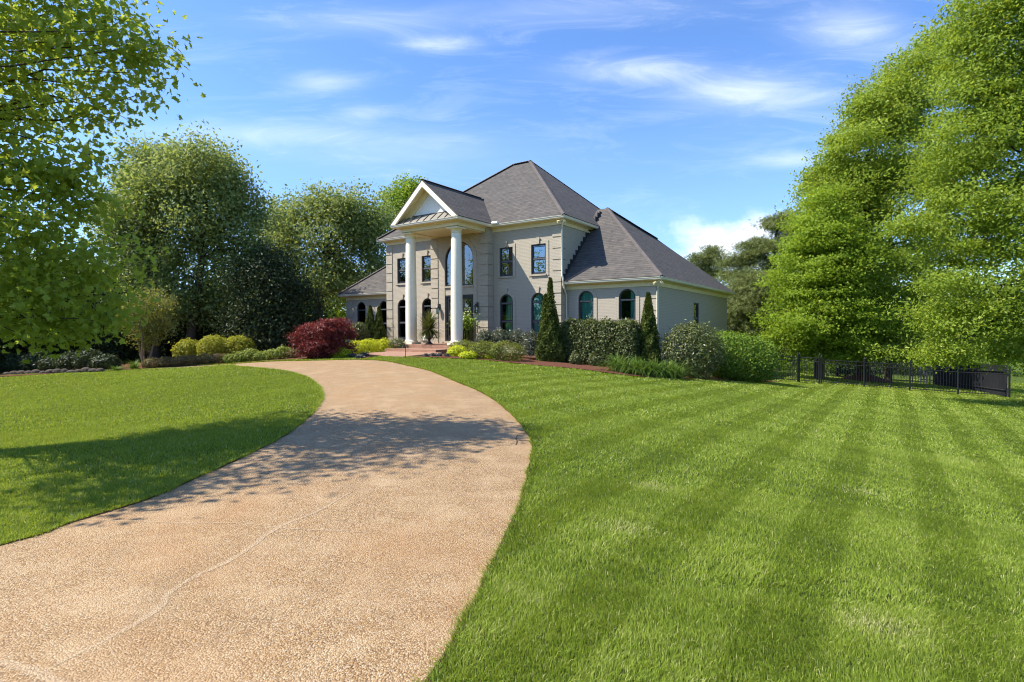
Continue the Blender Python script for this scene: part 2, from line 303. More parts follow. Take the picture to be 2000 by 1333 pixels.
M = dict(
    edge=plain('edge_soil', (.055, .035, .02), .95, .1, nz=.3, scale=30., bump=.8),
    brick=brick_mat('painted_brick', (.48, .422, .325), (.44, .386, .297), (.38, .332, .255), bump=.4, tint=.06),
    redbrick=brick_mat('clay_paver', (.33, .16, .10), (.42, .25, .17), (.38, .30, .23), bw=.2, rh=.09, ms=.01, bump=.5),
    trim=plain('cream_paint', (.76, .65, .38), .5, .3), white=plain('white_paint', (.80, .74, .58), .45, .35), gutter=plain('gutter_enamel', (.74, .69, .54), .4, .4),
    stucco=plain('tympanum_paint', (.80, .78, .72), .6), roof=shingle_mat('asphalt_shingles', (.110, .103, .094)), cap=plain('ridge_shingle', (.125, .108, .098), .9, .15, nz=.2, scale=5.),
    bronze=plain('bronze_frame', (.035, .035, .037), .4, .45), rail=plain('sash_rail', (.10, .105, .11), .4, .4), glass=glass_mat('window_glass', (.60, .86, .82), .9, .0), glass2=glass_mat('upper_glass', (.55, .66, .68), 1.), door=plain('door_paint', (.022, .022, .024), .35, .5),
    curtain=plain('curtain_cloth', (.80, .86, .82), .8, .1), blind=plain('blind_slat', (.48, .49, .45), .6), dark=plain('dark_room', (.06, .055, .05), .9),
    metalroof=plain('standing_seam', (.33, .30, .25), .35, .5, .3), seam=plain('seam_metal', (.11, .10, .085), .4, .5), iron=plain('black_iron', (.018, .018, .02), .4, .5), flash=plain('step_flashing', (.03, .03, .032), .6),
    lamp_glass=glass_mat('lantern_glass', (.8, .8, .75)), lead=plain('urn_iron', (.028, .025, .025), .55, .4, nz=.2), pipe=plain('white_pipe', (.82, .82, .80), .5),
    soil=ground_mat(), drive=pebble_mat('exposed_aggregate'), patch=pebble_mat('cement_smear', .24), mulch=mulch_mat(), crackm=plain('crack_shadow', (.05, .035, .025), .9),
    wood=plain('grey_boards', (.022, .022, .026), .85, .15, nz=.25, scale=3.), greywood=plain('pale_boards', (.14, .15, .185), .8, .2, nz=.15, scale=3.), stone=plain('field_stone', (.10, .08, .06), .9, .1, nz=.25, scale=4., bump=.6),
    bark=bark_mat('grey_bark', (.035, .028, .02), (.13, .105, .08)), palebark=bark_mat('tan_bark', (.13, .08, .05), (.36, .25, .16)),
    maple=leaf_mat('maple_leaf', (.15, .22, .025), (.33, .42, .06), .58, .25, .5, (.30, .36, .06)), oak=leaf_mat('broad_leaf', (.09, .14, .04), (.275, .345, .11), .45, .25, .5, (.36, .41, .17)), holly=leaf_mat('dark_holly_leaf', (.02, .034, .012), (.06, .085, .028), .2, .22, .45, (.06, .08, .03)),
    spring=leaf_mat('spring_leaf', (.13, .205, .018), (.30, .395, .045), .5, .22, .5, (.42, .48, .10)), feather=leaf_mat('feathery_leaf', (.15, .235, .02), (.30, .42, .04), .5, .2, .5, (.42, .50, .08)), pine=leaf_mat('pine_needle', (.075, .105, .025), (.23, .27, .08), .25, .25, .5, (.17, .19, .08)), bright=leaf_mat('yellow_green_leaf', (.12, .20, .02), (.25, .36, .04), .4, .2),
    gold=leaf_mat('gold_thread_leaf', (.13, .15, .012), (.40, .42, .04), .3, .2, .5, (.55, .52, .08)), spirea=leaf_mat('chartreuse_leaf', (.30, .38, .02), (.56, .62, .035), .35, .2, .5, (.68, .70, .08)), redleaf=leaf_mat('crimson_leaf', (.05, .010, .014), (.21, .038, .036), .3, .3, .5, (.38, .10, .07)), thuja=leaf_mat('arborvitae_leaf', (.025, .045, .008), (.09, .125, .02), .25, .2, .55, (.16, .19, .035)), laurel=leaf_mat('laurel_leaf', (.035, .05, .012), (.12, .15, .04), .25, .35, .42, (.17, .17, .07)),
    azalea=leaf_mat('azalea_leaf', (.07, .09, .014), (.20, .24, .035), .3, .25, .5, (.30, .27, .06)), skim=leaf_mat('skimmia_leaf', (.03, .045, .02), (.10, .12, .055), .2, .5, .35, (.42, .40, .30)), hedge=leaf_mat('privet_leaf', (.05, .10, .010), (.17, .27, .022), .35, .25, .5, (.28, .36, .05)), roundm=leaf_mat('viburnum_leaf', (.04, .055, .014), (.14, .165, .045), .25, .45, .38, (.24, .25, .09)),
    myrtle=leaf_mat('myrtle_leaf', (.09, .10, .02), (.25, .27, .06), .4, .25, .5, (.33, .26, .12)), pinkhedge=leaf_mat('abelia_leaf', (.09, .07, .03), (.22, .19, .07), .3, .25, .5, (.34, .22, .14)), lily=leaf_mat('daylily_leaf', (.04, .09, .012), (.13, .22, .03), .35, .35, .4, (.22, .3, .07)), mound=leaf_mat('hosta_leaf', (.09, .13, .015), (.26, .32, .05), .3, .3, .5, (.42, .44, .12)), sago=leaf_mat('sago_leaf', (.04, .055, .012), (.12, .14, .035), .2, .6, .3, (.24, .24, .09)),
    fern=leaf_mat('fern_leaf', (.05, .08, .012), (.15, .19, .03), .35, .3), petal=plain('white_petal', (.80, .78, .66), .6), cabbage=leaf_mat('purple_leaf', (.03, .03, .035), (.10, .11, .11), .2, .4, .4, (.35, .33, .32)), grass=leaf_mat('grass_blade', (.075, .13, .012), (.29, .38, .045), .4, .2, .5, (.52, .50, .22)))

# ------------------------------------------------------------------ ground, driveway, beds
def grid_sheet(xs, ys, name, mat, dz=0.):
    X, Y = np.meshgrid(xs, ys); Z = gz(X, Y) + dz; nx = len(xs)
    v = np.stack([X.ravel(), Y.ravel(), Z.ravel()], 1)
    i = (np.arange(len(ys) - 1)[:, None] * nx + np.arange(nx - 1)[None]).ravel()
    me = np_mesh(name, v, np.stack([i, i + 1, i + nx + 1, i + nx], 1)); me.polygons.foreach_set('use_smooth', [True] * len(me.polygons))
    return link(name, me, mat)
def steps_(a): return np.concatenate([-np.array(a[::-1]), [0], np.array(a)])
_fine = list(np.arange(.6, 34, .6)); _far = list(np.geomspace(36, 900, 22))
tag(grid_sheet(steps_(_fine + _far), np.concatenate([-np.geomspace(900, 8, 14), np.arange(-6, 45, .6), np.geomspace(46, 1200, 24)]), 'ground', M['soil'], -.012), kind='structure')

INNER = [(0, 1069), (77, 1044), (159, 1016), (287, 978), (389, 932), (502, 880.5), (563, 847), (604, 814), (625, 788), (629, 772), (620, 755), (594, 737), (553, 726), (512, 721), (461, 717.5), (420, 716.5)]
OUTER = [(850, 1333), (890, 1260), (930, 1180), (967, 1100), (986, 1064.5), (1002, 1030), (1020.6, 979), (1033, 932), (1041, 894), (1041, 866), (1027, 841), (1005, 815.5), (976.5, 790), (942, 768), (894.6, 747.8), (841, 725.7), (800, 716), (758, 707)]
TOPED = [(705, 703.5), (620, 705), (563, 706), (487, 709.5), (430, 713)]
def curve(pts, n):
    P = np.array(pts, float); 
    t = np.concatenate([[0], np.cumsum(np.linalg.norm(np.diff(P, axis=0), axis=1))]); Q = []
    for s in np.linspace(0, t[-1], n):                                 # Catmull-Rom
        i = min(max(np.searchsorted(t, s) - 1, 0), len(P) - 2); k = (s - t[i]) / max(t[i + 1] - t[i], 1e-9)
        p0, p1, p2, p3 = P[max(i - 1, 0)], P[i], P[i + 1], P[min(i + 2, len(P) - 1)]
        Q.append(.5 * (2 * p1 + (p2 - p0) * k + (2 * p0 - 5 * p1 + 4 * p2 - p3) * k ** 2 + (3 * p1 - p0 - 3 * p2 + p3) * k ** 3))
    return np.array(Q)
inner = np.array([gp(*p)[:2] for p in INNER]); outer = np.array([gp(*p)[:2] for p in OUTER + TOPED])
inner = np.vstack([[-7.6, -1.0], [-5.6, 1.6], inner, [inner[-1] + np.array([-7, 1.2]), inner[-1] + np.array([-16, 0.])]])
outer = np.vstack([[-4.2, -3.2], [-2.2, -.6], [-1.0, 1.2], outer, [outer[-1] + np.array([-7, 1.4]), outer[-1] + np.array([-16, .6])]])
NI = 150
ic, oc = curve(inner, NI), curve(outer, NI)
DRIVE_POLY = np.vstack([ic, oc[::-1]])
def strip_sheet(a, c, k, name, mat, dz):
    t = np.linspace(0, 1, k + 1)[None, :, None]; P = a[:, None] * (1 - t) + c[:, None] * t; n, m = P.shape[:2]
    v = np.concatenate([P, (gz(P[..., 0], P[..., 1]) + dz)[..., None]], -1).reshape(-1, 3)
    i = (np.arange(n - 1)[:, None] * m + np.arange(m - 1)[None]).ravel()
    me = np_mesh(name, v, np.stack([i, i + 1, i + m + 1, i + m], 1)); me.polygons.foreach_set('use_smooth', [True] * len(me.polygons))
    return link(name, me, mat)
drive = tag(strip_sheet(ic, oc, 14, 'driveway', M['drive'], .006), kind='structure')
def ribbon(pts, w, name, mat, dz, rng, jit=.25):
    P = curve(np.array([gp(*p)[:2] for p in pts]), 60); d = np.gradient(P, axis=0); d /= np.linalg.norm(d, axis=1)[:, None]; nrm = np.stack([-d[:, 1], d[:, 0]], 1)
    e = np.sin(np.linspace(0, math.pi, 60)) ** .35; wa = w * e * (1 + jit * rng.standard_normal(60)); wb = w * e * (1 + jit * rng.standard_normal(60))
    return strip_sheet(P + nrm * wa[:, None], P - nrm * wb[:, None], 1, name, mat, dz)
_r = np.random.default_rng(3)
for pts, w in (([(690, 962), (666, 975), (615, 1003.5), (543, 1034), (461, 1090.6), (389, 1126), (328, 1162), (317.6, 1188), (246, 1234), (102, 1311), (60, 1345)], .022),
               ([(159, 1018), (330, 1022), (480, 1026), (560, 1036), (743, 1046)], .009), ([(-20, 1300), (20, 1306), (70, 1320), (130, 1345)], .026),
               ([(440, 926), (560, 927), (668, 931)], .009), ([(560, 708), (640, 722), (735, 732)], .012), ([(780, 757), (800, 765), (818, 776)], .012)):
    ribbon(pts, w, 'mortar_smear', M['patch'], .0074, _r).parent = drive
for pts in ([(1012, 851), (1008, 858), (1010, 865), (1007, 872)], [(1008, 861), (1020, 863), (1030, 862), (1036, 866)]):
    ribbon(pts, .007, 'hairline_crack', M['crackm'], .010, _r, .5).parent = drive

def edge_soil(C, sg):                                                  # thin band of bare soil where the turf was edged
    C = C[(C[:, 1] > -1) & (C[:, 1] < 27)]; d = np.gradient(C, axis=0); d /= np.linalg.norm(d, axis=1)[:, None]; nr = np.stack([d[:, 1], -d[:, 0]], 1) * sg; wv = (.022 + .016 * np.sin(np.arange(len(C)) * 1.7) * np.sin(np.arange(len(C)) * .6))[:, None]
    tag(strip_sheet(C - nr * .008, C + nr * wv, 2, 'edge_soil', M['edge'], .011), kind='structure')
edge_soil(ic, 1); edge_soil(oc, -1)
def bed(front, back, name):
    a = curve(np.array([gp(*p)[:2] if len(p) == 2 else p[:2] for p in front]), 60); c = curve(np.array(back, float), 60)
    tag(strip_sheet(a, c, 10, name, M['mulch'], .03), kind='structure'); return np.vstack([a, c[::-1]])
BED_R = bed([(784, 701), (830, 699), (880, 701), (930, 703), (1000, 710), (1060, 716), (1130, 722), (1190, 730), (1250, 737), (1340, 741), (1400, 743), (1470, 747), (1530, 747)],
            [hxy(-4.2, -3.1), hxy(-3.9, -.1), hxy(0, .3), hxy(4.2, .8), hxy(4.6, 3), hxy(5.6, 5.5), hxy(7.4, 4.6)], 'mulch_bed')
BED_L = bed([(716, 700.5), (690, 699), (650, 697), (590, 702), (520, 706), (450, 711), (400, 714), (300, 719.5), (220, 724), (120, 730), (0, 737.5), (-150, 745)],
            [hxy(-7.6, -3.2), hxy(-7.9, -.1), hxy(-11.6, .3), hxy(-15.8, .8), hxy(-17, 6), hxy(-22, 9), (-26, 42), (-34, 38), (-40, 30)], 'planting_bed')
def in_poly(x, y, P):
    c = np.zeros(len(x), bool)
    for i in range(len(P)):
        (x1, y1), (x2, y2) = P[i - 1], P[i]
        if y1 == y2: continue
        k = ((y1 > y) != (y2 > y)) & (x < (x2 - x1) * (y - y1) / (y2 - y1) + x1); c ^= k
    return c

# ------------------------------------------------------------------ the house
ZB = -1.4
house = empty('house', (HO[0], HO[1], ZB), 'two storey painted brick house with white column portico and steep grey hip roofs', 'house', rz=YAW)
def H(mb, name, mat, parent=house): return mb.build(name, mat, parent, (0, 0, -ZB) if parent is house else None)

def outline(u0, u1, z0, z1, arch, ins=0., n=14):
    u0, u1, z0, z1 = u0 + ins, u1 - ins, z0 + ins, z1 - ins
    if not arch: return [(u0, z0), (u1, z0), (u1, z1), (u0, z1)]
    r = (u1 - u0) / 2; c = (u0 + u1) / 2; zs = z1 - r
    return [(u0, z0), (u1, z0)] + [(c + r * math.cos(t), zs + r * math.sin(t)) for t in np.linspace(0, math.pi, n + 1)]
def wall(name, mp, u0, u1, z0, z1, holes=(), mat=None, rev=.12):
    mb = MB(mp); loops = [[(u0, z0), (u1, z0), (u1, z1), (u0, z1)]] + [outline(*h[:5]) for h in holes]
    tri = geometry.tessellate_polygon([[Vector((p[0], p[1], 0)) for p in l] for l in loops]); flat = [p for l in loops for p in l]
    mb.add([(p[0], 0, p[1]) for p in flat], tri)
    for l in loops[1:]:
        for i in range(len(l)):
            a, c = l[i - 1], l[i]; mb.add([(a[0], 0, a[1]), (c[0], 0, c[1]), (c[0], -rev, c[1]), (a[0], -rev, a[1])], [(0, 1, 2, 3)])
    return H(mb, name, mat or M['brick'])

def front(w0): return lambda a, d, z: (a, w0 - d, z)
def side(u0, s=1): return lambda a, d, z: (u0 + s * d, a, z)
_cr = random.Random(5)
def window(mp, u0, u1, z0, z1, arch, rails=(), curt='none', name='window', sill=True, surround=True, key=True, glass='glass', mull=False):
    f = MB(mp); f.ring(outline(u0, u1, z0, z1, arch, .0), outline(u0, u1, z0, z1, arch, .055), -.115, -.03); fr = H(f, name, M['bronze'])
    sub = lambda mb, nm, mt: mb.build(nm, mt, fr)
    zs = z1 - (u1 - u0) / 2 if arch else z1 - .0
    segs = [z0 + .055] + [q for q in rails] + [None]
    for q in rails: r = MB(mp); r.box(u0 + .05, u1 - .05, -.10, -.045, q - .028, q + .028); sub(r, 'rail', M['rail'])
    top = z1 if not arch else (zs if not rails else rails[-1])
    lo = z0 + .055
    for q in list(rails) + ([] if arch else [z1 - .055]):
        s = MB(mp); s.ring([(u0 + .055, lo), (u1 - .055, lo), (u1 - .055, q - .028), (u0 + .055, q - .028)], [(u0 + .095, lo + .045), (u1 - .095, lo + .045), (u1 - .095, q - .06), (u0 + .095, q - .06)], -.105, -.06); lo = q + .028; sub(s, 'sash', M['bronze'])
    if mull:
        k = MB(mp); c = (u0 + u1) / 2 + .28; k.box(c - .03, c + .03, -.10, -.06, z0 + .05, z1 - .12); sub(k, 'mullion', M['bronze'])
    g = MB(mp); g.slab(outline(u0, u1, z0, z1, arch, .03), -.085, -.081); sub(g, 'pane', M[glass])
    def drape(x0, x1, za, zb, nm='curtain'):
        k = MB(mp); n = 40; ph = _cr.random() * 6
        pts = [(x0 + (x1 - x0) * i / n, -.17 + .03 * math.sin(i * .95 + ph) + .015 * math.sin(i * 2.3), 0) for i in range(n + 1)]
        k.add([(p[0], p[1], za) for p in pts] + [(p[0], p[1], zb) for p in pts], [(i, i + 1, n + 2 + i, n + 1 + i) for i in range(n)], True); sub(k, nm, M['curtain'])
    W = u1 - u0; zt = z1 - .02 if not arch else z1 - .05
    if curt == 'both': drape(u0 - .02, u0 + W * .60, z0, zt); drape(u0 + W * .66, u1 + .02, z0, zt)
    elif curt == 'left': drape(u0 - .02, u0 + W * .62, z0, zt)
    elif curt == 'right': drape(u0 + W * .62, u1 + .02, z0, zt)
    elif curt == 'full': drape(u0 - .02, u1 + .02, z0, zt)
    elif curt == 'blind' or curt == 'halfblind':
        k = MB(mp); z = z0 + .06
        while z < (z1 - .05 if curt == 'blind' else z0 + (z1 - z0) * .6): k.box(u0 + .06, u1 - .06, -.22, -.18, z, z + .012); z += .05
        sub(k, 'blind', M['blind'])
    if sill:
        k = MB(mp); k.box(u0 - .03, u1 + .03, -.02, .07, z0 - .085, z0 - .004); sub(k, 'sill', M['brick'])
    if surround:
        k = MB(mp)
        if arch:
            o = outline(u0 - .17, u1 + .17, z0 - .1, z1 + .17, True)[1:]; i_ = outline(u0 - .004, u1 + .004, z0 - .1, z1 + .004, True)[1:]
            o = [o[0]] + o[1:] + [(u0 - .17, z0 - .1)]; i_ = [i_[0]] + i_[1:] + [(u0 - .004, z0 - .1)]
            n = len(o); L = [(p[0], d, p[1]) for d in (.001, .028) for q in (o, i_) for p in q]; fs = []
            for j in range(n - 1): fs += [(2 * n + j, 2 * n + j + 1, 3 * n + j + 1, 3 * n + j), (j, j + 1, 2 * n + j + 1, 2 * n + j), (n + j, n + j + 1, 3 * n + j + 1, 3 * n + j)]
            k.add(L, fs)
        else:
            for a, c in ((u0 - .15, u0 - .004), (u1 + .004, u1 + .15)): k.box(a, c, .001, .028, z0 - .09, z1 + .004)
            k.box(u0 - .15, u1 + .15, .001, .028, z1 + .0045, z1 + .15)
        sub(k, 'surround', M['brick'])
    if key:
        k = MB(mp); c = (u0 + u1) / 2; kz = z1 + (.0 if arch else .01)
        k.slab([(c - .055, kz), (c + .055, kz), (c + .085, kz + .31), (c - .085, kz + .31)], .03, .075); sub(k, 'keystone', M['brick'])
    return fr

ZT, ZF = 4.9, -.76
A_L, B_L = (-3.5, -2.7, -.55, 1.72, True), (-1.64, -.82, -.55, 1.72, True)
A_U, B_U = (-3.5, -2.7, 2.62, 4.05, False), (-1.62, -.8, 2.62, 4.05, False)
C_U, D_U = (-10.73, -9.93, 2.62, 4.05, False), (-8.82, -8.02, 2.62, 4.05, False)
C_L, D_L = (-10.73, -9.93, -.55, 1.70, True), (-8.82, -8.02, -.55, 1.70, True)
DOOR, BIG = (-6.73, -4.83, -.64, 1.77, False), (-6.73, -4.83, 2.25, 4.54, True)
WR1, WR2, WL1, WL2 = (.67, 1.45, -.45, 1.75, True), (2.70, 3.49, -.45, 1.75, True), (-14.84, -14.04, -.45, 1.69, True), (-12.84, -12.04, -.45, 1.69, True)
SW = (6.12, 7.1, -.3, 1.31, False)
wall('wall', front(0), -11.6, -7.69, -2.2, ZT + .2, (C_U, D_U, C_L, D_L)); wall('wall', front(0), -3.93, 0, -2.2, ZT + .2, (A_L, B_L, A_U, B_U))
wall('wall', front(-.46), -7.69, -3.93, -2.2, ZT + .2, (DOOR, BIG))
wall('wall', side(-3.93), -.46, 0, -2.2, ZT + .2); wall('wall', side(-7.69, -1), -.46, 0, -2.2, ZT + .2)
wall('wall', side(0), 0, 9.9, -2.6, ZT + .2); wall('wall', side(-11.6, -1), 0, 9.9, -2.6, ZT + .2); wall('wall', front(9.9), -11.6, 0, -2.6, ZT + .2)
wall('wall', front(.5), 0.002, 4.4, -2.6, 2.0, (WR1, WR2)); wall('wall', side(4.4), .5, 13.26, -3.2, 2.0, (SW,)); wall('wall', front(13.26), 0, 4.4, -3.2, 2.0)
wall('wall', front(.5), -15.8, -11.602, -2.4, 2.0, (WL1, WL2)); wall('wall', side(-15.8, -1), .5, 10, -2.6, 2.0); wall('wall', front(10), -15.8, -11.6, -2.6, 2.0)
dk = MB()                                                              # dim rooms: inner partitions and floors behind the openings
dk.box(-11.4, -.2, 4.2, 4.3, -2, 5.0); dk.box(-11.5, -.1, .3, 9.7, 2.1, 2.2); dk.box(-11.5, -.1, .3, 9.7, -.95, -.8); dk.box(-4.1, -4.0, .3, 4.2, -.8, 5); dk.box(-7.75, -7.65, .3, 4.2, -.8, 5); dk.box(-11.5, -.1, .3, 9.7, 4.95, 5.0)
dk.box(.2, 4.2, 4.0, 4.1, -2, 2.3); dk.box(.05, 4.3, .7, 13, -1, -.9); dk.box(.05, 4.3, .7, 13, 2.0, 2.05); dk.box(-15.6, -11.8, 4, 4.1, -2, 2.3); dk.box(-15.6, -11.7, .7, 9.8, -1, -.9); dk.box(-15.6, -11.7, .7, 9.8, 2.0, 2.05)
H(dk, 'interior_wall', M['dark'])
RA, RL = (3.42,), (.36, 1.28)
window(front(0), *A_U, (3.36,), 'none', glass='glass2'); window(front(0), *B_U, (3.36,), 'blind', glass='glass2'); window(front(0), *C_U, (3.36,), 'left', glass='glass2'); window(front(0), *D_U, (3.36,), 'halfblind', glass='glass2')
window(front(0), *A_L, RL, 'both'); window(front(0), *B_L, RL, 'left'); window(front(0), *C_L, RL, 'left'); window(front(0), *D_L, RL, 'left')
window(front(.5), *WR1, RL, 'full', sill=True, key=False); window(front(.5), *WR2, RL, 'right', key=False); window(front(.5), *WL1, (.34, 1.2), 'halfblind', key=False); window(front(.5), *WL2, (.34, 1.2), 'blind', key=False)
window(side(4.4), *SW, (.5,), 'none', surround=False, key=False, glass='glass2')
window(front(-.46), *BIG, (), 'none', glass='glass2', key=False, name='arched_window', mull=False)
# door: double leaves of glass in a dark frame
mpd = front(-.46); u0, u1, z0, z1, _ = DOOR
d = MB(mpd); d.ring(outline(u0, u1, z0, z1, 0), outline(u0, u1, z0, z1, 0, .08), -.115, -.01); dr = H(d, 'door', M['door'])
for a, c in ((u0 + .08, (u0 + u1) / 2 - .004), ((u0 + u1) / 2 + .004, u1 - .08)):
    l = MB(mpd); l.ring([(a, z0 + .08), (c, z0 + .08), (c, z1 - .08), (a, z1 - .08)], [(a + .12, z0 + .3), (c - .12, z0 + .3), (c - .12, z1 - .2), (a + .12, z1 - .2)], -.10, -.05); l.build('door_leaf', M['door'], dr)
    g = MB(mpd); g.slab([(a + .1, z0 + .28), (c - .1, z0 + .28), (c - .1, z1 - .18), (a + .1, z1 - .18)], -.08, -.075); g.build('pane', M['glass2'], dr)
hd = MB(mpd); hd.tube([((u0 + u1) / 2 + .07, .0, .05), ((u0 + u1) / 2 + .07, .03, .05), ((u0 + u1) / 2 + .07, .03, .45), ((u0 + u1) / 2 + .07, .0, .45)], .012); hd.build('handle', M['iron'], dr)
th = MB(mpd); th.box(u0 - .02, u1 + .02, -.1, .1, z0 - .1, z0 - .003); th.build('threshold', M['brick'], dr)

# quoins: stacked raised brick blocks with thin shadow gaps, one part per corner
def quoin(mp, a0, a1, z0, z1, step=.528, gap=.05):
    mb = MB(mp); z = z1
    while z > z0: mb.box(a0, a1, -.02, .035, max(z - step + gap, z0), z); z -= step
    H(mb, 'quoin', M['brick'])
quoin(front(0), -11.635, -11.15, -1.9, 4.80); quoin(front(0), -.45, .035, -1.9, 4.80); quoin(side(0), 0.002, .45, -1.9, 4.80)
quoin(front(-.46), -7.72, -7.22, -1.9, 4.78); quoin(front(-.46), -4.40, -3.895, -1.9, 4.78); quoin(side(-3.93), -.458, -.02, -1.9, 4.78)
quoin(front(.5), 3.98, 4.435, -2.2, 1.78); quoin(front(.5), -15.83, -15.35, -2.0, 1.75); quoin(side(4.4), .502, .62, -2.2, 1.78)
# raised surround of the entry bay: jambs and big arch
k = MB(front(-.46)); o = outline(-6.97, -4.59, -.7, 4.78, True, 0, 24)[1:]; i_ = outline(-6.74, -4.82, -.7, 4.55, True, 0, 24)[1:]
o += [(-6.97, -.7)]; i_ += [(-6.74, -.7)]; n = len(o); L = [(p[0], d_, p[1]) for d_ in (.001, .03) for q in (o, i_) for p in q]; fs = []
for j in range(n - 1): fs += [(2 * n + j, 2 * n + j + 1, 3 * n + j + 1, 3 * n + j), (j, j + 1, 2 * n + j + 1, 2 * n + j), (n + j, n + j + 1, 3 * n + j + 1, 3 * n + j)]
k.add(L, fs); H(k, 'entry_surround', M['brick'])

# cornices and gutters, swept round the eaves
MAINP = [(-11.6, 9.9), (-11.6, 0), (-7.7, 0), (-7.7, -2.62), (-4.12, -2.62), (-4.12, 0), (0, 0), (0, 9.9)]
def cornice(path, zt, closed, drop=.33):
    z = zt
    mb = MB(); mb.sweep(path, [(.002, z - drop), (.045, z - drop), (.05, z - drop + .07), (.04, z - drop + .075), (.04, z - .17), (.10, z - .15), (.15, z - .11), (.30, z - .105), (.30, z - .03), (.002, z - .03)], closed); H(mb, 'cornice', M['trim'])
    g = MB(); g.sweep(path, [(.302, z - .12), (.36, z - .12), (.40, z - .08), (.405, z - .02), (.43, z - .015), (.43, z), (.302, z)], closed); H(g, 'gutter', M['gutter'])
cornice(MAINP, 5.2, True); cornice([(0.01, .5), (4.4, .5), (4.4, 13.26), (0.01, 13.26)], 2.18, False, .35); cornice([(-11.61, 10), (-15.8, 10), (-15.8, .5), (-11.61, .5)], 2.18, False, .35)
# portico beam, ceiling, columns
b_ = MB(); b_.box(-7.66, -4.16, -2.58, -2.12, 4.83, 5.1); b_.box(-7.66, -7.2, -2.12, -.47, 4.83, 5.1); b_.box(-4.62, -4.16, -2.12, -.47, 4.83, 5.1); H(b_, 'entablature', M['trim'])
b_ = MB(); b_.box(-7.2, -4.62, -2.12, -.47, 4.87, 4.9); H(b_, 'portico_ceiling', M['trim'])
for u in (-7.37, -4.37):
    c = MB(); h = 4.83 - ZF
    c.lathe([(.285, .22), (.288, .6), (.285, 1.6), (.27, 3.2), (.245, h - .3), (.24, h - .28)], (u, -2.35, ZF), 40); co = H(c, 'column', M['white'])
    q = MB(); q.box(u - .335, u + .335, -2.685, -2.015, ZF, ZF + .1); q.lathe([(.33, .1), (.345, .13), (.33, .165), (.30, .175), (.295, .2), (.285, .225)], (u, -2.35, ZF), 40); q.build('column_base', M['white'], co)
    q = MB(); q.lathe([(.24, h - .29), (.265, h - .27), (.245, h - .25), (.245, h - .17), (.29, h - .10), (.31, h - .075)], (u, -2.35, ZF), 40); q.box(u - .33, u + .33, -2.68, -2.02, ZF + h - .075, ZF + h - .002); q.build('capital', M['trim'], co)

# roofs
def roof(faces, name='roof'):
    mb = MB()
    for f in faces: mb.poly(f)
    o = H(mb, name, M['roof'])
    md = o.modifiers.new('thick', 'SOLIDIFY'); md.thickness = .04; md.offset = 1
    return o
def caps(rf, lines):
    mb = MB()
    for a, c in lines:
        a, c = Vector(a), Vector(c); n = max(2, int((c - a).length / .2)); d = (c - a) / n
        for i in range(n):
            p = a + d * i; s = d.cross(Vector((0, 0, 1))).normalized(); k = .13; up = Vector((0, 0, .035)); e = d * 1.15 + Vector((0, 0, .012))
            mb.add([p + s * k - up * .9 , p + up, p - s * k - up * .9, p + e + s * k - up * .9, p + e + up, p + e - s * k - up * .9], [(0, 1, 4, 3), (1, 2, 5, 4)])
    mb.build('ridge_cap', M['cap'], rf)
e = .41; zr = 9.655; RL_, RR_ = (-5.7, 4.49, zr), (-4.49, 4.49, zr)
a, b_, c, d = (-12.02, -e, 5.2), (e, -e, 5.2), (e, 10.35, 5.2), (-12.02, 10.35, 5.2)
rf = roof([[a, b_, RR_, RL_], [b_, c, RR_], [c, d, RL_, RR_], [d, a, RL_]]); up = lambda p: (p[0], p[1], p[2] + .04)
caps(rf, [(up(b_), up(RR_)), (up(a), up(RL_)), (up(c), up(RR_)), (up(RL_), up(RR_))])
RW = (.29, 4.62, 6.36)
rf = roof([[(-.3, .09, 2.18), (4.81, .09, 2.18), RW, (-.3, 4.62, 6.36)], [(4.81, .09, 2.18), (4.81, 13.67, 2.18), (2.38, 9.6, 4.42), (1.59, 8.68, 5.14), RW], [(4.81, 13.67, 2.18), (-.3, 13.67, 2.18), (-.3, 9.2, 5.0), (1.59, 8.68, 5.14), (2.38, 9.6, 4.42)], [RW, (1.59, 8.68, 5.14), (-.3, 9.2, 5.0), (-.3, 4.62, 6.36)]])
caps(rf, [(up((4.81, .09, 2.18)), up(RW)), (up(RW), up((1.13, 6.75, 5.6))), (up((1.13, 6.75, 5.6)), up((1.59, 8.68, 5.14)))])
LW_ = (-11.9, 4.4, 5.9)
rf = roof([[(-16.21, .09, 2.18), (-11.3, .09, 2.18), (-11.3, 4.4, 5.9), LW_], [(-16.21, 10.4, 2.18), (-16.21, .09, 2.18), LW_], [(-11.3, 10.4, 2.18), (-16.21, 10.4, 2.18), LW_, (-11.3, 4.4, 5.9)]])
caps(rf, [(up((-16.21, .09, 2.18)), up(LW_))])
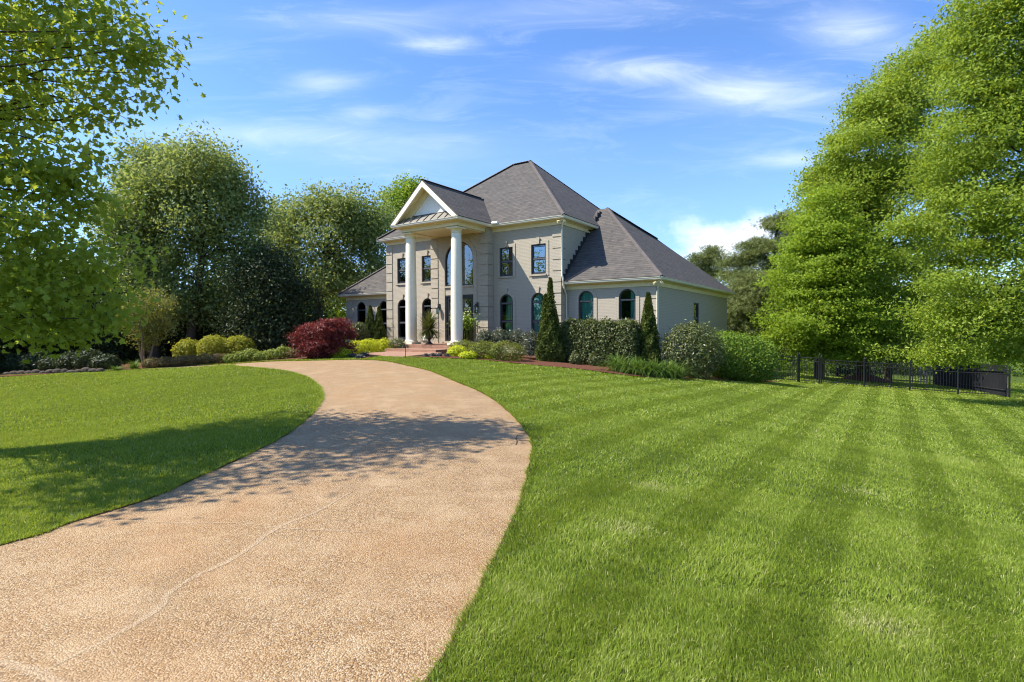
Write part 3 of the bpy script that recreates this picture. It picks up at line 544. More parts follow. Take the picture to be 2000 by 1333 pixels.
# portico gable
pr, zp = -5.91, 7.15; uL, uR, wf = -8.12, -3.70, -3.05
rf = roof([[(uR, wf, 5.2), (uR, -.2, 5.2), (pr, 2.1, zp), (pr, wf, zp)], [(uL, -.2, 5.2), (uL, wf, 5.2), (pr, wf, zp), (pr, 2.1, zp)]], 'portico_roof')
caps(rf, [((pr, wf, zp + .05), (pr, 1.7, zp + .05))])
pm = MB(front(-2.5)); pm.slab([(-7.75, 5.2), (-4.07, 5.2), (-4.07, 5.25), (pr, 6.92), (-7.75, 5.25)], -.05, 0); pd = H(pm, 'pediment', M['stucco'])
def rake(d0, d1, t, inset, nm, mt, zlow):
    """pair of sloping boards following the gable"""
    mb = MB(front(-2.5)); sl = (zp - 5.2) / (uR - pr)
    zt = lambda u: zp - inset - abs(u - pr) * sl
    for s_ in (1, -1):
        ue = (zp - inset - zlow) / sl; ui = (zp - inset - t - zlow) / sl
        mb.slab([(pr, zp - inset - t), (pr, zp - inset), (pr + s_ * ue, zlow), (pr + s_ * ui, zlow)], d0, d1)
    return mb.build(nm, mt, pd)
rake(.46, .55, .28, .02, 'rake_board', M['white'], 5.22); rake(0.002, .46, .06, .05, 'rake_soffit', M['trim'], 5.22); rake(.002, .06, .42, .11, 'rake_moulding', M['trim'], 5.4)
mr = MB(); zt_ = 5.62
mr.add([(uL + .25, -3.0, 5.205), (uR - .25, -3.0, 5.205), (-4.28, -2.5, zt_), (-7.54, -2.5, zt_)], [(0, 1, 2, 3)]); mro = mr.build('pent_roof', M['metalroof'], pd)
sm = MB()
for i in range(9):
    u = -7.7 + i * .45; k = max(0, 1 - max(0, abs(u - pr) - 1.5) / .55) 
    if k <= .05: continue
    sm.add([(u - .014, -3.0, 5.21), (u + .014, -3.0, 5.21), (u + .014, -3.0 + .5 * k, 5.21 + .415 * k), (u - .014, -3.0 + .5 * k, 5.21 + .415 * k)] + [(u - .014, -3.0, 5.25), (u + .014, -3.0, 5.25), (u + .014, -3.0 + .5 * k, 5.25 + .415 * k), (u - .014, -3.0 + .5 * k, 5.25 + .415 * k)],
           [(4, 5, 6, 7), (0, 4, 7, 3), (1, 2, 6, 5), (0, 1, 5, 4)])
sm.tube([(-7.5, -2.52, zt_ + .005), (-4.32, -2.52, zt_ + .005)], .02); sm.build('seam', M['seam'], mro)
# downspouts
def spout(pts, name='downspout'):
    mb = MB(); mb.tube(pts, .048, 8); H(mb, name, M['gutter'])
spout([(.33, -.30, 5.1), (.33, -.28, 4.97), (.20, -.16, 4.86), (.13, -.09, 4.78), (.10, -.06, 4.6), (.10, -.06, 2.5), (.16, -.06, 2.3), (.16, -.06, 2.05), (.10, .25, 1.7), (.08, .40, 1.6), (.08, .42, -1.7)])
spout([(4.76, .16, 2.08), (4.76, .18, 1.98), (4.62, .34, 1.88), (4.53, .42, 1.78), (4.50, .42, 1.6), (4.50, .42, -1.9)])
# stepped flashing where the wing roof meets the tall wall
fl = MB()
for i in range(16):
    w = .12 + i * .27; z = 2.22 + (w - .09) * .925; fl.box(.036 if w < .45 else .002, .045, w, w + .27, z - .1, z + .34 if i < 15 else z + .2)
H(fl, 'step_flashing', M['flash'])
# floodlights under the eave corners, vent pipe
for (u, w, z) in ((.22, -.22, 5.02), (4.62, .28, 2.0)):
    mb = MB(); mb.lathe([(.05, 0), (.05, .06)], (u, w, z), 12)
    for a_ in (-.12, .12): mb.tube([(u, w, z), (u + a_, w - .05 + a_ * .3, z - .05), (u + a_ * 1.5, w - .13 + a_ * .3, z - .1)], [.025, .045, .06], 10)
    H(mb, 'floodlight', M['trim'])
mb = MB(); mb.tube([(-3.62, -.47, 5.24), (-3.30, -.44, 5.24)], .085, 14); H(mb, 'vent_pipe', M['pipe'])
# wall lanterns
for u in (-7.12, -4.56):
    w = -.62; mb = MB(); z0 = .78
    mb.lathe([(.03, .0), (.075, .03), (.08, .04)], (u, w, z0), 6, False)
    for t in range(6): mb.tube([(u + .078 * math.cos(t * math.pi / 3), w + .078 * math.sin(t * math.pi / 3), z0 + .04), (u + .105 * math.cos(t * math.pi / 3), w + .105 * math.sin(t * math.pi / 3), z0 + .34)], .009, 5)
    mb.lathe([(.125, .34), (.12, .36), (.07, .42), (.06, .44), (.03, .47), (.012, .49)], (u, w, z0), 6, False); mb.tube([(u, w, z0 + .48), (u + .0, w - .02, z0 + .52), (u, w + .05, z0 + .57), (u, w + .16, z0 + .5)], .012, 6); mb.box(u - .05, u + .05, -.491, -.462, z0 + .3, z0 + .55); mb.lathe([(.015, .04), (.015, .2)], (u, w, z0), 6)
    lo = H(mb, 'lantern', M['iron']); g = MB(); g.lathe([(.07, .045), (.098, .335)], (u, w, z0), 6, False); g.build('lantern_glass', M['lamp_glass'], lo)

# brick steps
st = empty('brick_steps', (*hxy(-5.6, -4.5), -1.3), 'wide red brick entrance steps and landing in front of the columns', 'steps', rz=YAW)
def S(mb, name): return mb.build(name, M['redbrick'], st, (5.6, 4.5, 1.3))
mb = MB(); mb.box(-7.95, -3.80, -2.95, -.49, -1.7, ZF - .002); S(mb, 'porch_floor')
mb = MB(); mb.box(-7.5, -4.2, -4.05, -2.952, -1.7, -.945); S(mb, 'tread')
mb = MB(); mb.add([(-7.2, -6.6, -1.13), (-3.8, -6.6, -1.13), (-3.8, -4.052, -1.06), (-7.2, -4.052, -1.06), (-7.2, -6.6, -1.7), (-3.8, -6.6, -1.7), (-3.8, -4.052, -1.7), (-7.2, -4.052, -1.7)], [(0, 1, 2, 3), (0, 4, 5, 1), (1, 5, 6, 2), (2, 6, 7, 3), (3, 7, 4, 0)]); S(mb, 'landing')

# ------------------------------------------------------------------ vegetation generators
DIAM = (np.array([[0, 0, 0], [.5, .27, .07], [1, 0, -.03], [.5, -.27, .07]]), np.array([[0, 2, 1], [0, 3, 2]]))
SLIM = (np.array([[0, 0, 0], [.5, .13, .03], [1, 0, -.06], [.5, -.13, .03]]), np.array([[0, 2, 1], [0, 3, 2]]))
NEED = (np.array([[0, 0, 0], [.5, .05, 0], [1, 0, 0], [.5, -.05, 0], [0, 0, 0], [.45, .30, .1], [.9, .42, .1], [.5, .22, .1], [0, 0, 0], [.45, -.30, -.1], [.9, -.42, -.1], [.5, -.22, -.1]]), np.array([[0, 2, 1], [0, 3, 2], [4, 6, 5], [4, 7, 6], [8, 10, 9], [8, 11, 10]]))
MAPL = (np.array([[0, 0, 0], [.10, .22, .02], [-.02, .40, .05], [.30, .28, .05], [.42, .52, .02], [.55, .22, .04], [1, 0, -.08], [.55, -.22, .04], [.42, -.52, .02], [.30, -.28, .05], [-.02, -.40, .05], [.10, -.22, .02], [.35, 0, 0]]),
        np.array([[12, i + 1, i] for i in range(11)] + [[12, 0, 11]]))
SPRAY = (np.array([[0, 0, 0], [.35, .22, .04], [.75, .34, -.02], [.62, .08, .05], [1, 0, -.06], [.62, -.08, .05], [.75, -.34, -.02], [.35, -.22, .04]]), np.array([[0, 3, 1], [1, 3, 2], [0, 4, 3], [0, 5, 4], [0, 7, 5], [7, 6, 5]]))
def nrm(a): return a / np.maximum(np.linalg.norm(a, axis=-1, keepdims=True), 1e-9)
def leaves(name, P, size, tmpl, rng, N=None, nw=1., T=None, tw=0., tint=None, sj=.35):
    """many leaf-sized faces at points P; N = preferred facing, T = preferred pointing"""
    P = np.asarray(P, float); n = len(P); R = rng.standard_normal((n, 3))
    nn = nrm(R + (0 if N is None else np.asarray(N) * nw)); r2 = rng.standard_normal((n, 3)) + (0 if T is None else np.asarray(T) * tw)
    t = nrm(r2 - nn * (r2 * nn).sum(1, keepdims=True)); b = np.cross(nn, t); s = size * (1 + sj * (rng.random(n) * 2 - 1))
    tv, tf = tmpl
    V = P[:, None] + s[:, None, None] * (tv[None, :, 0, None] * t[:, None] + tv[None, :, 1, None] * b[:, None] + tv[None, :, 2, None] * nn[:, None])
    Fc = tf[None] + (np.arange(n) * len(tv))[:, None, None]
    ti = rng.random(n) if tint is None else np.clip(tint + .22 * rng.standard_normal(n), 0, 1)
    return np_mesh(name, V.reshape(-1, 3), Fc.reshape(-1, 3), np.repeat(ti, len(tv)))
def ball(n, rng): return nrm(rng.standard_normal((n, 3)))
def clumps(blobs, n, rng, lo=.55):
    """clump centres spread through the outer shell of a union of ellipsoids [(centre, radii)]; also their outward directions"""
    C = np.array([b[0] for b in blobs], float); R = np.array([b[1] for b in blobs], float); w = (R[:, 0] * R[:, 1] * R[:, 2]) ** (2 / 3); k = rng.choice(len(blobs), n * 3, p=w / w.sum())
    d = ball(n * 3, rng); r = (lo + (1 - lo) * rng.random(n * 3)) * (1 + .06 * np.clip(rng.standard_normal(n * 3), -2, 1.5)); p = C[k] + d * R[k] * r[:, None]
    q = (((p[:, None] - C[None]) / R[None]) ** 2).sum(-1); inside = (q < (lo * .75) ** 2).any(1); ok = np.where(~inside)[0][:n]
    return p[ok], nrm(d[ok] / R[k[ok]])
def crown_mesh(name, blobs, ncl, per, size, sig, tmpl, rng, flat=.55, lo=.5, outw=.9, upw=.7, pw=.6, cl=None):
    c, o = clumps(blobs, ncl, rng, lo) if cl is None else cl
    cnt = np.maximum(3, (per * rng.lognormal(0, .45, len(c))).astype(int)); k = np.repeat(np.arange(len(c)), cnt)
    g = np.clip(rng.standard_normal((len(k), 3)), -1.9, 1.9) * sig * (1 + .3 * np.clip(rng.standard_normal(len(c)), -1.5, 1.1))[k][:, None]; g[:, 2] *= flat
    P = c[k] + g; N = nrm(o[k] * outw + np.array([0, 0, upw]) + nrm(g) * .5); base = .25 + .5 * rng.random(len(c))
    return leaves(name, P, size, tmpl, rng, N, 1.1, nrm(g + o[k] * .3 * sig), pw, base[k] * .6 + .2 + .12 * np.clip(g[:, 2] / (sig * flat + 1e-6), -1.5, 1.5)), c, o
def trunk_mesh(base, r, top, targets, rng, mat, name='trunk', parent=None, off=None, sway=.25, lr=.32):
    mb = MB(); base = np.array(base, float); top = np.array(top, float); L = np.linalg.norm(top - base); pts = [base + (top - base) * t + rng.standard_normal(3) * sway * L * .04 * (t > 0) for t in np.linspace(0, 1, 8)]
    pts[0] = base - np.array([0, 0, .3]); mb.tube(pts, [r * 1.35, r * 1.05, r * .95, r * .85, r * .7, r * .55, r * .4, r * .22], 10)
    for q in targets:
        q = np.array(q, float); t = np.clip(.22 + .6 * (q[2] - base[2]) / max(L, .1) - .22 * np.linalg.norm(q[:2] - top[:2]) / max(L, .1), .15, .92)
        s0 = base + (top - base) * t; i = t * 7; s0 = pts[int(i)] * (1 - i % 1) + pts[min(int(i) + 1, 7)] * (i % 1); l = np.linalg.norm(q - s0)
        m1 = s0 + (q - s0) * .35 + np.array([0, 0, .10 * l]) + rng.standard_normal(3) * .05 * l; m2 = s0 + (q - s0) * .7 + np.array([0, 0, .08 * l]) + rng.standard_normal(3) * .05 * l
        rr = r * lr * (1.15 - t); mb.tube([s0, m1, m2, q], [rr, rr * .7, rr * .45, rr * .12], 6)
    return mb.build(name, mat, parent, off)
def tree(name, label, cat, base, r, top, blobs, ncl, per, size, sig, mat, tmpl=DIAM, bark='bark', limbs=26, seed=1, group=None, flat=.55, lo=.5, stems=1, lobes=0, lf=.3, lr=.32, **kw):
    rng = np.random.default_rng(seed)
    for i in range(lobes):                                             # small lobes that break up the outline
        bc, br = blobs[rng.integers(len(blobs) - i)] if i else blobs[0]; d = ball(1, rng)[0]; d[2] = abs(d[2]) * 1.2 - .25; br = np.array(br); q = lf * (.6 + .8 * rng.random())
        blobs = blobs + [(np.array(bc) + d * br * .92, (br[0] * q, br[1] * q, br[2] * q * 1.2))]
    base = np.array(base, float); e = empty(name, base, label, cat, group)
    me, c, o = crown_mesh('crown', blobs, ncl, per, size, sig, tmpl, rng, flat, lo, **kw); me.transform(Matrix.Translation(-Vector(base)))
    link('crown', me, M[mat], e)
    t = c[rng.permutation(len(c))[:limbs * stems]]
    for s in range(stems):
        b = base + (0 if stems == 1 else np.array([math.cos(s * 2.4), math.sin(s * 2.4), 0]) * r * 2.2); tp = np.array(top, float) + (0 if stems == 1 else np.array([math.cos(s * 2.4), math.sin(s * 2.4), 0]) * r * 12)
        trunk_mesh(b, r, tp, t[s * limbs:(s + 1) * limbs], rng, M[bark], 'trunk', e, -Vector(base), lr=lr)
    return e
def PB(px, py, Y, rx, rz, ry=None):
    """crown ellipsoid surveyed at distance Y: half sizes in photo units"""
    return (at(px, py, Y), (rx / F * Y, (rx if ry is None else ry) / F * Y, rz / F * Y))
def shrub(name, label, blobs, n, size, mat, seed, tmpl=DIAM, cat='shrub', group=None, lo=.72, outw=1.2, upw=.5, rough=.06, base=None, T=None, tw=0., nw=1.3, lump=0., box=0., rot=0.):
    rng = np.random.default_rng(seed); C = np.array([b[0] for b in blobs], float); R = np.array([b[1] for b in blobs], float); w = (R[:, 0] * R[:, 1] + R[:, 1] * R[:, 2] + R[:, 0] * R[:, 2]); k = rng.choice(len(blobs), n, p=w / w.sum())
    d = ball(n, rng); bumps = sum(np.sin(d @ (rng.standard_normal(3) * f) + rng.random() * 6) for f in (3, 5, 7, 9, 12)) * .2
    if box: d0 = d; d = d / ((np.abs(d) ** box).sum(1, keepdims=True) ** (1 / box))
    r = (lo + (1 - lo) * rng.random(n) ** .6) * (1 + rough * rng.standard_normal(n)) * (1 + lump * bumps); off = d * R[k] * r[:, None]; cr, sr = math.cos(rot), math.sin(rot); RM = np.array([[cr, sr, 0], [-sr, cr, 0], [0, 0, 1]]); P = C[k] + off @ RM
    P[:, 2] = np.maximum(P[:, 2], gz(P[:, 0], P[:, 1]) + .02)
    keep = ~((((P[:, None] - C[None]) / R[None]) ** 2).sum(-1) < (lo * .8) ** 2).any(1); P, k, d = P[keep], k[keep], d[keep]
    N = nrm(d / R[k] if not box else np.sign(d) * np.abs(d) ** (box - 1)) @ RM * outw + np.array([0, 0, upw]); b = np.array(base if base is not None else [C[:, 0].mean(), C[:, 1].mean(), (C[:, 2] - R[:, 2]).min()])
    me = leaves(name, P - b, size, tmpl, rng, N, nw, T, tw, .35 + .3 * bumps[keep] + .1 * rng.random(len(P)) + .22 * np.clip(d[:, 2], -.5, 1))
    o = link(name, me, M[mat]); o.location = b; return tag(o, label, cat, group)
def on_ground(px, py, h_px, w_px, Y=None, depth=1.):
    """ellipsoid standing on the ground at the surveyed base point"""
    g = gp(px, py) if Y is None else at(px, py, Y); k = g[1] / F; r = w_px / 2 * k; h = h_px * k
    return ((g[0], g[1], g[2] + h * .46), (r, r * depth, h * .54))
def arcs(name, n, rng, c, L, w, rise, mat, seg=5, spread=1., base_r=.1, droop=1., label=None, cat=None, parent=None, tint0=.5, group=None):
    """arching strap leaves springing from a crown"""
    V, Fc, T = [], [], []; c = np.array(c, float)
    for i in range(n):
        a = rng.random() * 6.283; el = rise + (rng.random() - .5) * spread; l = L * (.65 + .5 * rng.random()); d = np.array([math.cos(a), math.sin(a)]); p = np.array([d[0] * base_r * rng.random(), d[1] * base_r * rng.random(), 0]); k = len(V); ang = el; s = np.array([-d[1], d[0], 0]); tt = np.clip(tint0 + .2 * rng.standard_normal(), 0, 1)
        for j in range(seg + 1):
            ww = w * (1 - (j / seg) ** 1.6) * (.6 + .4 * min(1, j)) + .0008; V += [p + s * ww, p - s * ww]; T += [tt, tt]
            p = p + np.array([d[0] * math.cos(ang), d[1] * math.cos(ang), math.sin(ang)]) * l / seg; ang -= droop * (.5 + rng.random() * .6) / seg * 1.6
        for j in range(seg): Fc.append((k + 2 * j, k + 2 * j + 1, k + 2 * j + 3, k + 2 * j + 2))
    o = link(name, np_mesh(name, V, Fc, T), M[mat], parent); o.location = c
    return tag(o, label, cat, group)

# ------------------------------------------------------------------ trees, left side
def gb(px, Y): p = at(px, 700, Y); return np.array([p[0], p[1], gz(p[0], p[1])])
bs = np.array([-10.6, 7.7, 0.]); bs[2] = gz(bs[0], bs[1])
mblobs = [((-10.4, 8.0, 5.4), (1.4, 1.7, 1.0)), ((-9.0, 5.9, 4.4), (1.7, 1.2, 1.0)), ((-7.5, 7.8, 3.5), (1.9, 1.7, 1.55)), ((-7.4, 7.6, 1.5), (1.5, 1.5, 1.2)), ((-6.9, 7.7, 4.7), (1.6, 1.7, 1.3)), ((-5.75, 7.75, 3.85), (.9, 1.0, .5)), ((-5.2, 7.75, 3.8), (.45, .5, .26)), ((-5.5, 7.7, 3.15), (.55, .6, .33)), ((-7.0, 7.6, .5), (1.3, 1.2, .65)), ((-6.4, 7.7, 2.4), (.95, 1.0, .85)), ((-6.3, 7.5, .9), (.8, .8, .65)), ((-6.7, 7.4, .1), (.75, .8, .35)), ((-5.9, 7.7, 4.5), (.65, .7, .45)), ((-8.0, 6.3, 5.6), (1.2, 1.2, .9)), ((-7.6, 5.2, 3.0), (1.0, .9, .7)), ((-6.0, 7.75, .9), (.8, .8, .9)), ((-6.05, 7.75, 2.1), (.55, .6, .6)), ((-6.2, 7.6, 0.), (.7, .7, .35)), ((-5.7, 7.8, .55), (.45, .5, .45))]
tree('maple_tree', 'big overhanging maple with large lobed leaves at the left edge beside the lawn', 'tree', bs, .28, (-9.6, 7.9, 6.0), mblobs, 600, 38, .09, .22, 'maple', MAPL, lr=.16, limbs=130, seed=11, flat=.65, lo=.3, pw=.4, outw=.5, upw=.5)
g1 = 'tall trees behind the left bed'
Y = 34.
tree('shade_tree', 'tall round topped tree left of the two dark trunks, partly behind the maple', 'tree', gb(300, Y), .3, at(300, 380, Y), [PB(300, 400, Y, 95, 115), PB(290, 510, Y, 85, 95), PB(340, 325, Y, 42, 45), PB(285, 325, Y, 34, 38), PB(245, 430, Y, 55, 95)], 260, 118, .20, .50, 'oak', group=g1, seed=21, flat=.95, lo=.35, lobes=26)
Y = 33.
tree('shade_tree', 'tallest broad tree with an open leaning trunk behind the three golden globes', 'tree', gb(362, Y), .26, at(410, 380, Y), [PB(410, 400, Y, 95, 110), PB(440, 330, Y, 42, 48), PB(400, 320, Y, 36, 40), PB(470, 430, Y, 48, 85), PB(390, 510, Y, 80, 60), PB(400, 590, Y, 55, 45), PB(455, 375, Y, 38, 50), PB(485, 520, Y, 45, 80), PB(330, 600, Y, 60, 45)], 300, 118, .20, .50, 'oak', group=g1, seed=22, flat=.95, lo=.35, lobes=26)
Y = 40.
tree('shade_tree', 'wide tree with a forked dark trunk standing behind the red maple', 'tree', gb(612, Y), .33, at(640, 450, Y), [PB(640, 470, Y, 100, 92), PB(575, 460, Y, 62, 82), PB(710, 470, Y, 58, 72), PB(600, 412, Y, 45, 36), PB(665, 410, Y, 50, 34), PB(640, 550, Y, 110, 40), PB(705, 420, Y, 34, 30), PB(540, 510, Y, 34, 70), PB(745, 440, Y, 28, 40), PB(735, 530, Y, 40, 60)], 320, 115, .22, .56, 'oak', group=g1, seed=23, flat=.95, lo=.35, limbs=40, lobes=30)
Y = 58.
tree('bright_tree', 'bright yellow green tree top showing left of the portico gable', 'tree', gb(800, Y), .4, at(800, 440, Y), [PB(800, 420, Y, 45, 55), PB(770, 400, Y, 26, 30), PB(805, 380, Y, 28, 22), PB(750, 430, Y, 22, 26), PB(830, 450, Y, 40, 50)], 120, 110, .3, .62, 'bright', seed=24, flat=.8)
tree('bright_tree', 'sunlit pale green tree seen through the gap behind the forked trunk', 'tree', gb(660, 52), .3, at(660, 560, 52), [PB(660, 590, 52, 90, 60), PB(590, 600, 52, 60, 50)], 150, 100, .28, .6, 'bright', seed=25, flat=.8)
g2 = 'dark evergreens behind the left bed'
for i, (px, py, Y, rx, rz, lb) in enumerate(((520, 590, 32, 62, 112, 'dense almost black evergreen right behind the golden globes'), (585, 625, 34, 45, 70, 'small dark evergreen between the golden globes and the red maple'), (425, 630, 36, 60, 80, 'dark evergreen behind the leftmost golden globe'), (180, 610, 34, 110, 95, 'broad dark evergreen in shade behind the maple branches'), (40, 600, 33, 90, 120, 'dark evergreen at the left edge behind the hanging maple'), (-130, 600, 27, 120, 130, 'large dark evergreen just past the left edge of the picture'), (330, 640, 38, 70, 70, 'dark evergreen behind the crape myrtle'))):
    tree('evergreen_tree', lb, 'tree', gb(px, Y), .2, at(px, py - rz * .5, Y), [PB(px, py, Y, rx, rz), PB(px, py + rz * .5, Y, rx * 1.05, rz * .6)], int(rx * rz / 26), 90, .17, .42, 'holly', group=g2, seed=30 + i, flat=.9, lo=.7, limbs=8)
g = gp(283, 719); Y = g[1]
tree('crape_myrtle', 'small yellow green crape myrtle with several thin tan stems', 'tree', g, .045, at(288, 620, Y), [PB(285, 625, Y, 44, 36), PB(255, 610, Y, 20, 26), PB(325, 605, Y, 20, 24), PB(290, 588, Y, 32, 22), PB(280, 655, Y, 28, 22), PB(310, 640, Y, 28, 26)], 190, 44, .085, .17, 'myrtle', bark='palebark', limbs=7, seed=41, stems=5, flat=1.1, lo=.25, lobes=14)

# ------------------------------------------------------------------ trees, right side
g3 = 'trees along the right side of the lawn'
Y = 31.
tree('cypress_tree', 'feathery light green conical tree nearest the house wing', 'tree', gb(1600, Y), .22, at(1610, 400, Y), [PB(1590, 620, Y, 88, 42), PB(1585, 565, Y, 82, 45), PB(1590, 510, Y, 70, 45), PB(1600, 460, Y, 56, 45), PB(1615, 415, Y, 38, 42), PB(1650, 600, Y, 80, 60), PB(1640, 500, Y, 60, 70), PB(1560, 660, Y, 60, 22), PB(1620, 680, Y, 70, 22)], 520, 150, .15, .44, 'feather', SPRAY, seed=51, flat=.28, lobes=20, lo=.5, upw=1.1, group=g3)
Y = 33.
tree('broad_tree', 'large spring green tree with a dark trunk behind the iron fence', 'tree', gb(1687, Y), .32, at(1700, 300, Y), [PB(1690, 330, Y, 85, 100), PB(1720, 230, Y, 55, 70), PB(1650, 420, Y, 80, 80), PB(1760, 420, Y, 110, 130), PB(1720, 560, Y, 130, 75), PB(1690, 640, Y, 90, 40), PB(1770, 200, Y, 50, 60), PB(1655, 300, Y, 40, 50), PB(1600, 440, Y, 45, 60), PB(1700, 685, Y-2, 95, 26), PB(1620, 560, Y, 60, 90), PB(1790, 660, Y-3, 80, 45), PB(1800, 300, Y, 60, 110), PB(1790, 160, Y, 55, 60), PB(1835, 110, Y, 45, 60)], 620, 215, .165, .56, 'spring', seed=52, flat=.42, lobes=34, lo=.5, group=g3, limbs=40)
Y = 21.
tree('broad_tree', 'tallest and nearest spring green tree at the right edge reaching above the picture', 'tree', gb(2090, Y), .3, at(2060, 60, Y), [PB(1930, 130, Y, 70, 120), PB(1980, 40, Y, 110, 160), PB(1885, 270, Y, 80, 105), PB(1970, 330, Y, 110, 170), PB(1870, 420, Y, 90, 90), PB(1920, 540, Y, 110, 90), PB(2080, 250, Y, 120, 250), PB(1880, 630, Y, 75, 50), PB(1990, 640, Y, 80, 55), PB(1830, 590, Y, 50, 60), PB(1850, 690, Y, 42, 34), PB(1955, 690, Y, 40, 26), PB(1900, 200, Y, 60, 60)], 640, 185, .125, .40, 'spring', seed=53, flat=.42, lobes=34, lo=.5, group=g3, limbs=46)
Y = 37.
tree('young_tree', 'thin twiggy tree top poking out behind the right hand trees', 'tree', gb(1735, Y), .18, at(1745, 200, Y), [PB(1755, 145, Y, 38, 45), PB(1690, 200, Y, 36, 48), PB(1648, 275, Y, 32, 42), PB(1618, 350, Y, 30, 45), PB(1590, 420, Y, 26, 40)], 130, 40, .18, .42, 'oak', seed=54, flat=.9, lo=.3, limbs=50, group=g3)
for i, (px, Y, tops, lb) in enumerate(((1520, 44, [(1520, 440, 30, 26), (1480, 480, 48, 18), (1530, 500, 45, 26), (1455, 510, 50, 18), (1510, 545, 55, 26), (1440, 540, 42, 20), (1535, 410, 10, 18), (1545, 450, 30, 40)], 'layered dark pine with a thin spiky top right of the house'), (1385, 52, [(1375, 510, 34, 16), (1395, 530, 30, 16), (1365, 545, 34, 16), (1390, 495, 14, 10)], 'small pine top showing above the far roof edge'))):
    tree('pine_tree', lb, 'tree', gb(px, Y), .22, at(px, min(t[1] for t in tops), Y), [PB(a, b, Y, c, d) for a, b, c, d in tops], 150 if i == 0 else 60, 110, .3, .45, 'pine', NEED, seed=60 + i, flat=.35, lo=.25, limbs=50, upw=1., group='pines behind the house')
Y = 40.
tree('cedar_tree', 'olive green cedar between the house wing and the feathery tree', 'tree', gb(1465, Y), .25, at(1465, 560, Y), [PB(1465, 600, Y, 55, 60), PB(1440, 640, Y, 40, 60), PB(1495, 640, Y, 45, 60), PB(1470, 560, Y, 38, 34), PB(1510, 590, Y, 40, 50)], 260, 100, .28, .45, 'pine', NEED, seed=63, flat=.6, lo=.55, upw=.9)
for i, (px, Y, rx, rz, py, lb) in enumerate(((1560, 38, 60, 38, 690, 'sunlit yellow green shrub just inside the iron gate'), (1655, 40, 55, 30, 705, 'dark flowering shrub with white blossoms behind the fence'), (1765, 41, 60, 42, 690, 'dark shrub behind the fence right of the tree trunk'), (1990, 40, 90, 55, 680, 'shaded shrub at the right edge beyond the fence corner'), (2080, 34, 80, 70, 660, 'tall shrub past the right edge of the fence'))):
    shrub('backyard_shrub', lb, [PB(px, py, Y, rx, rz), PB(px + 20, py + 14, Y, rx * .9, rz * .8)], 5200, .14, ('bright', 'holly', 'holly', 'spring', 'spring')[i], 70 + i, group='shrubs behind the fence', lump=.25)
g4 = 'trees closing the view beyond the back garden'
for i, (px, Y, rx, top, mt) in enumerate(((1500, 62, 90, 560, 'pine'), (1620, 60, 90, 520, 'oak'), (1750, 62, 90, 500, 'oak'), (1880, 60, 90, 520, 'spring'), (2010, 58, 90, 480, 'spring'), (100, 52, 110, 470, 'oak'), (230, 55, 90, 500, 'oak'), (480, 56, 80, 520, 'oak'))):
    tree('background_tree', ('hazy', 'dim', 'plain', 'sunny', 'pale', 'deep', 'soft', 'dusky')[i] + ' green tree far behind ' + ('the olive cedar', 'the iron gate', 'the big trunk by the fence', 'the wooden side fence', 'the fence corner at right', 'the hanging maple', 'the left shade tree', 'the dark evergreens')[i], 'tree', gb(px, Y), .3, at(px, top + 40, Y), [PB(px, (top + 700) / 2, Y, rx, (700 - top) / 2), PB(px + 30, 650, Y, rx, 60)], 120, 90, .34, .8, mt, group=g4, seed=80 + i, flat=.7, limbs=10)

def far_copies():
    src = tree('street_tree', 'round street tree far left of the lawn, mirrored in the upper windows', 'tree', (-36, 14, gz(-36, 14)), .3, (-36, 14, 5), [((-36, 14, 6.4), (3.6, 3.6, 3.4)), ((-37.5, 15, 4.0), (3, 3, 3.4)), ((-34.5, 13, 3.4), (3, 3, 3.4))], 150, 110, .35, .7, 'oak', seed=95, group='street trees mirrored in the windows')
    for q, lb in (((-40, 4), 'street tree mirrored in the big arched window'), ((-44, 22), 'street tree mirrored behind the left column'), ((-33, -6), 'street tree mirrored in the door glass'), ((-45, -8), 'street tree mirrored in the right upper windows'), ((-52, 10), 'farther street tree mirrored between the others'), ((-26, -16), 'street tree mirrored in the wing windows')):
        r = src.copy(); COL.objects.link(r); r.location = (*q, gz(*q)); r.rotation_euler = (0, 0, q[0] * 1.3); r.scale = (.95,) * 3; r['label'] = lb
        for ch in src.children: c = ch.copy(); COL.objects.link(c); c.parent = r
far_copies()

# ------------------------------------------------------------------ shrubs and plants round the house
def blob(px, py, w, h, dp=1., Y=None): return on_ground(px, py, h, w, Y, dp)
gg = 'golden globe shrubs'
for i, (px, py, w, h, lb) in enumerate(((369, 706, 56, 42, 'lowest golden globe shrub, left of its two neighbours'), (419, 704, 58, 49, 'middle and largest golden globe shrub'), (467, 701, 54, 45, 'golden globe shrub nearest the red maple'))):
    shrub('globe_shrub', lb, [blob(px, py, w, h)], 5200, .10, 'gold', 100 + i, SPRAY, group=gg, rough=.05, upw=.8, lump=.12)
gh = 'low mounded plants edging the left bed'
for i in range(6):
    px = 300 + i * 25; shrub('low_hedge', ('pinkish green low clipped hedge plant beside the crape myrtle', 'second low pinkish hedge plant from the crape myrtle', 'third low pinkish hedge plant from the crape myrtle', 'low pinkish hedge plant under the left golden globe', 'low pinkish hedge plant left of the middle globe', 'last low pinkish hedge plant before the yellow mounds')[i], [blob(px, 719 - i * 1.6, 34, 20, 1.3)], 1500, .07, 'pinkhedge', 110 + i, group=gh, lump=.2)
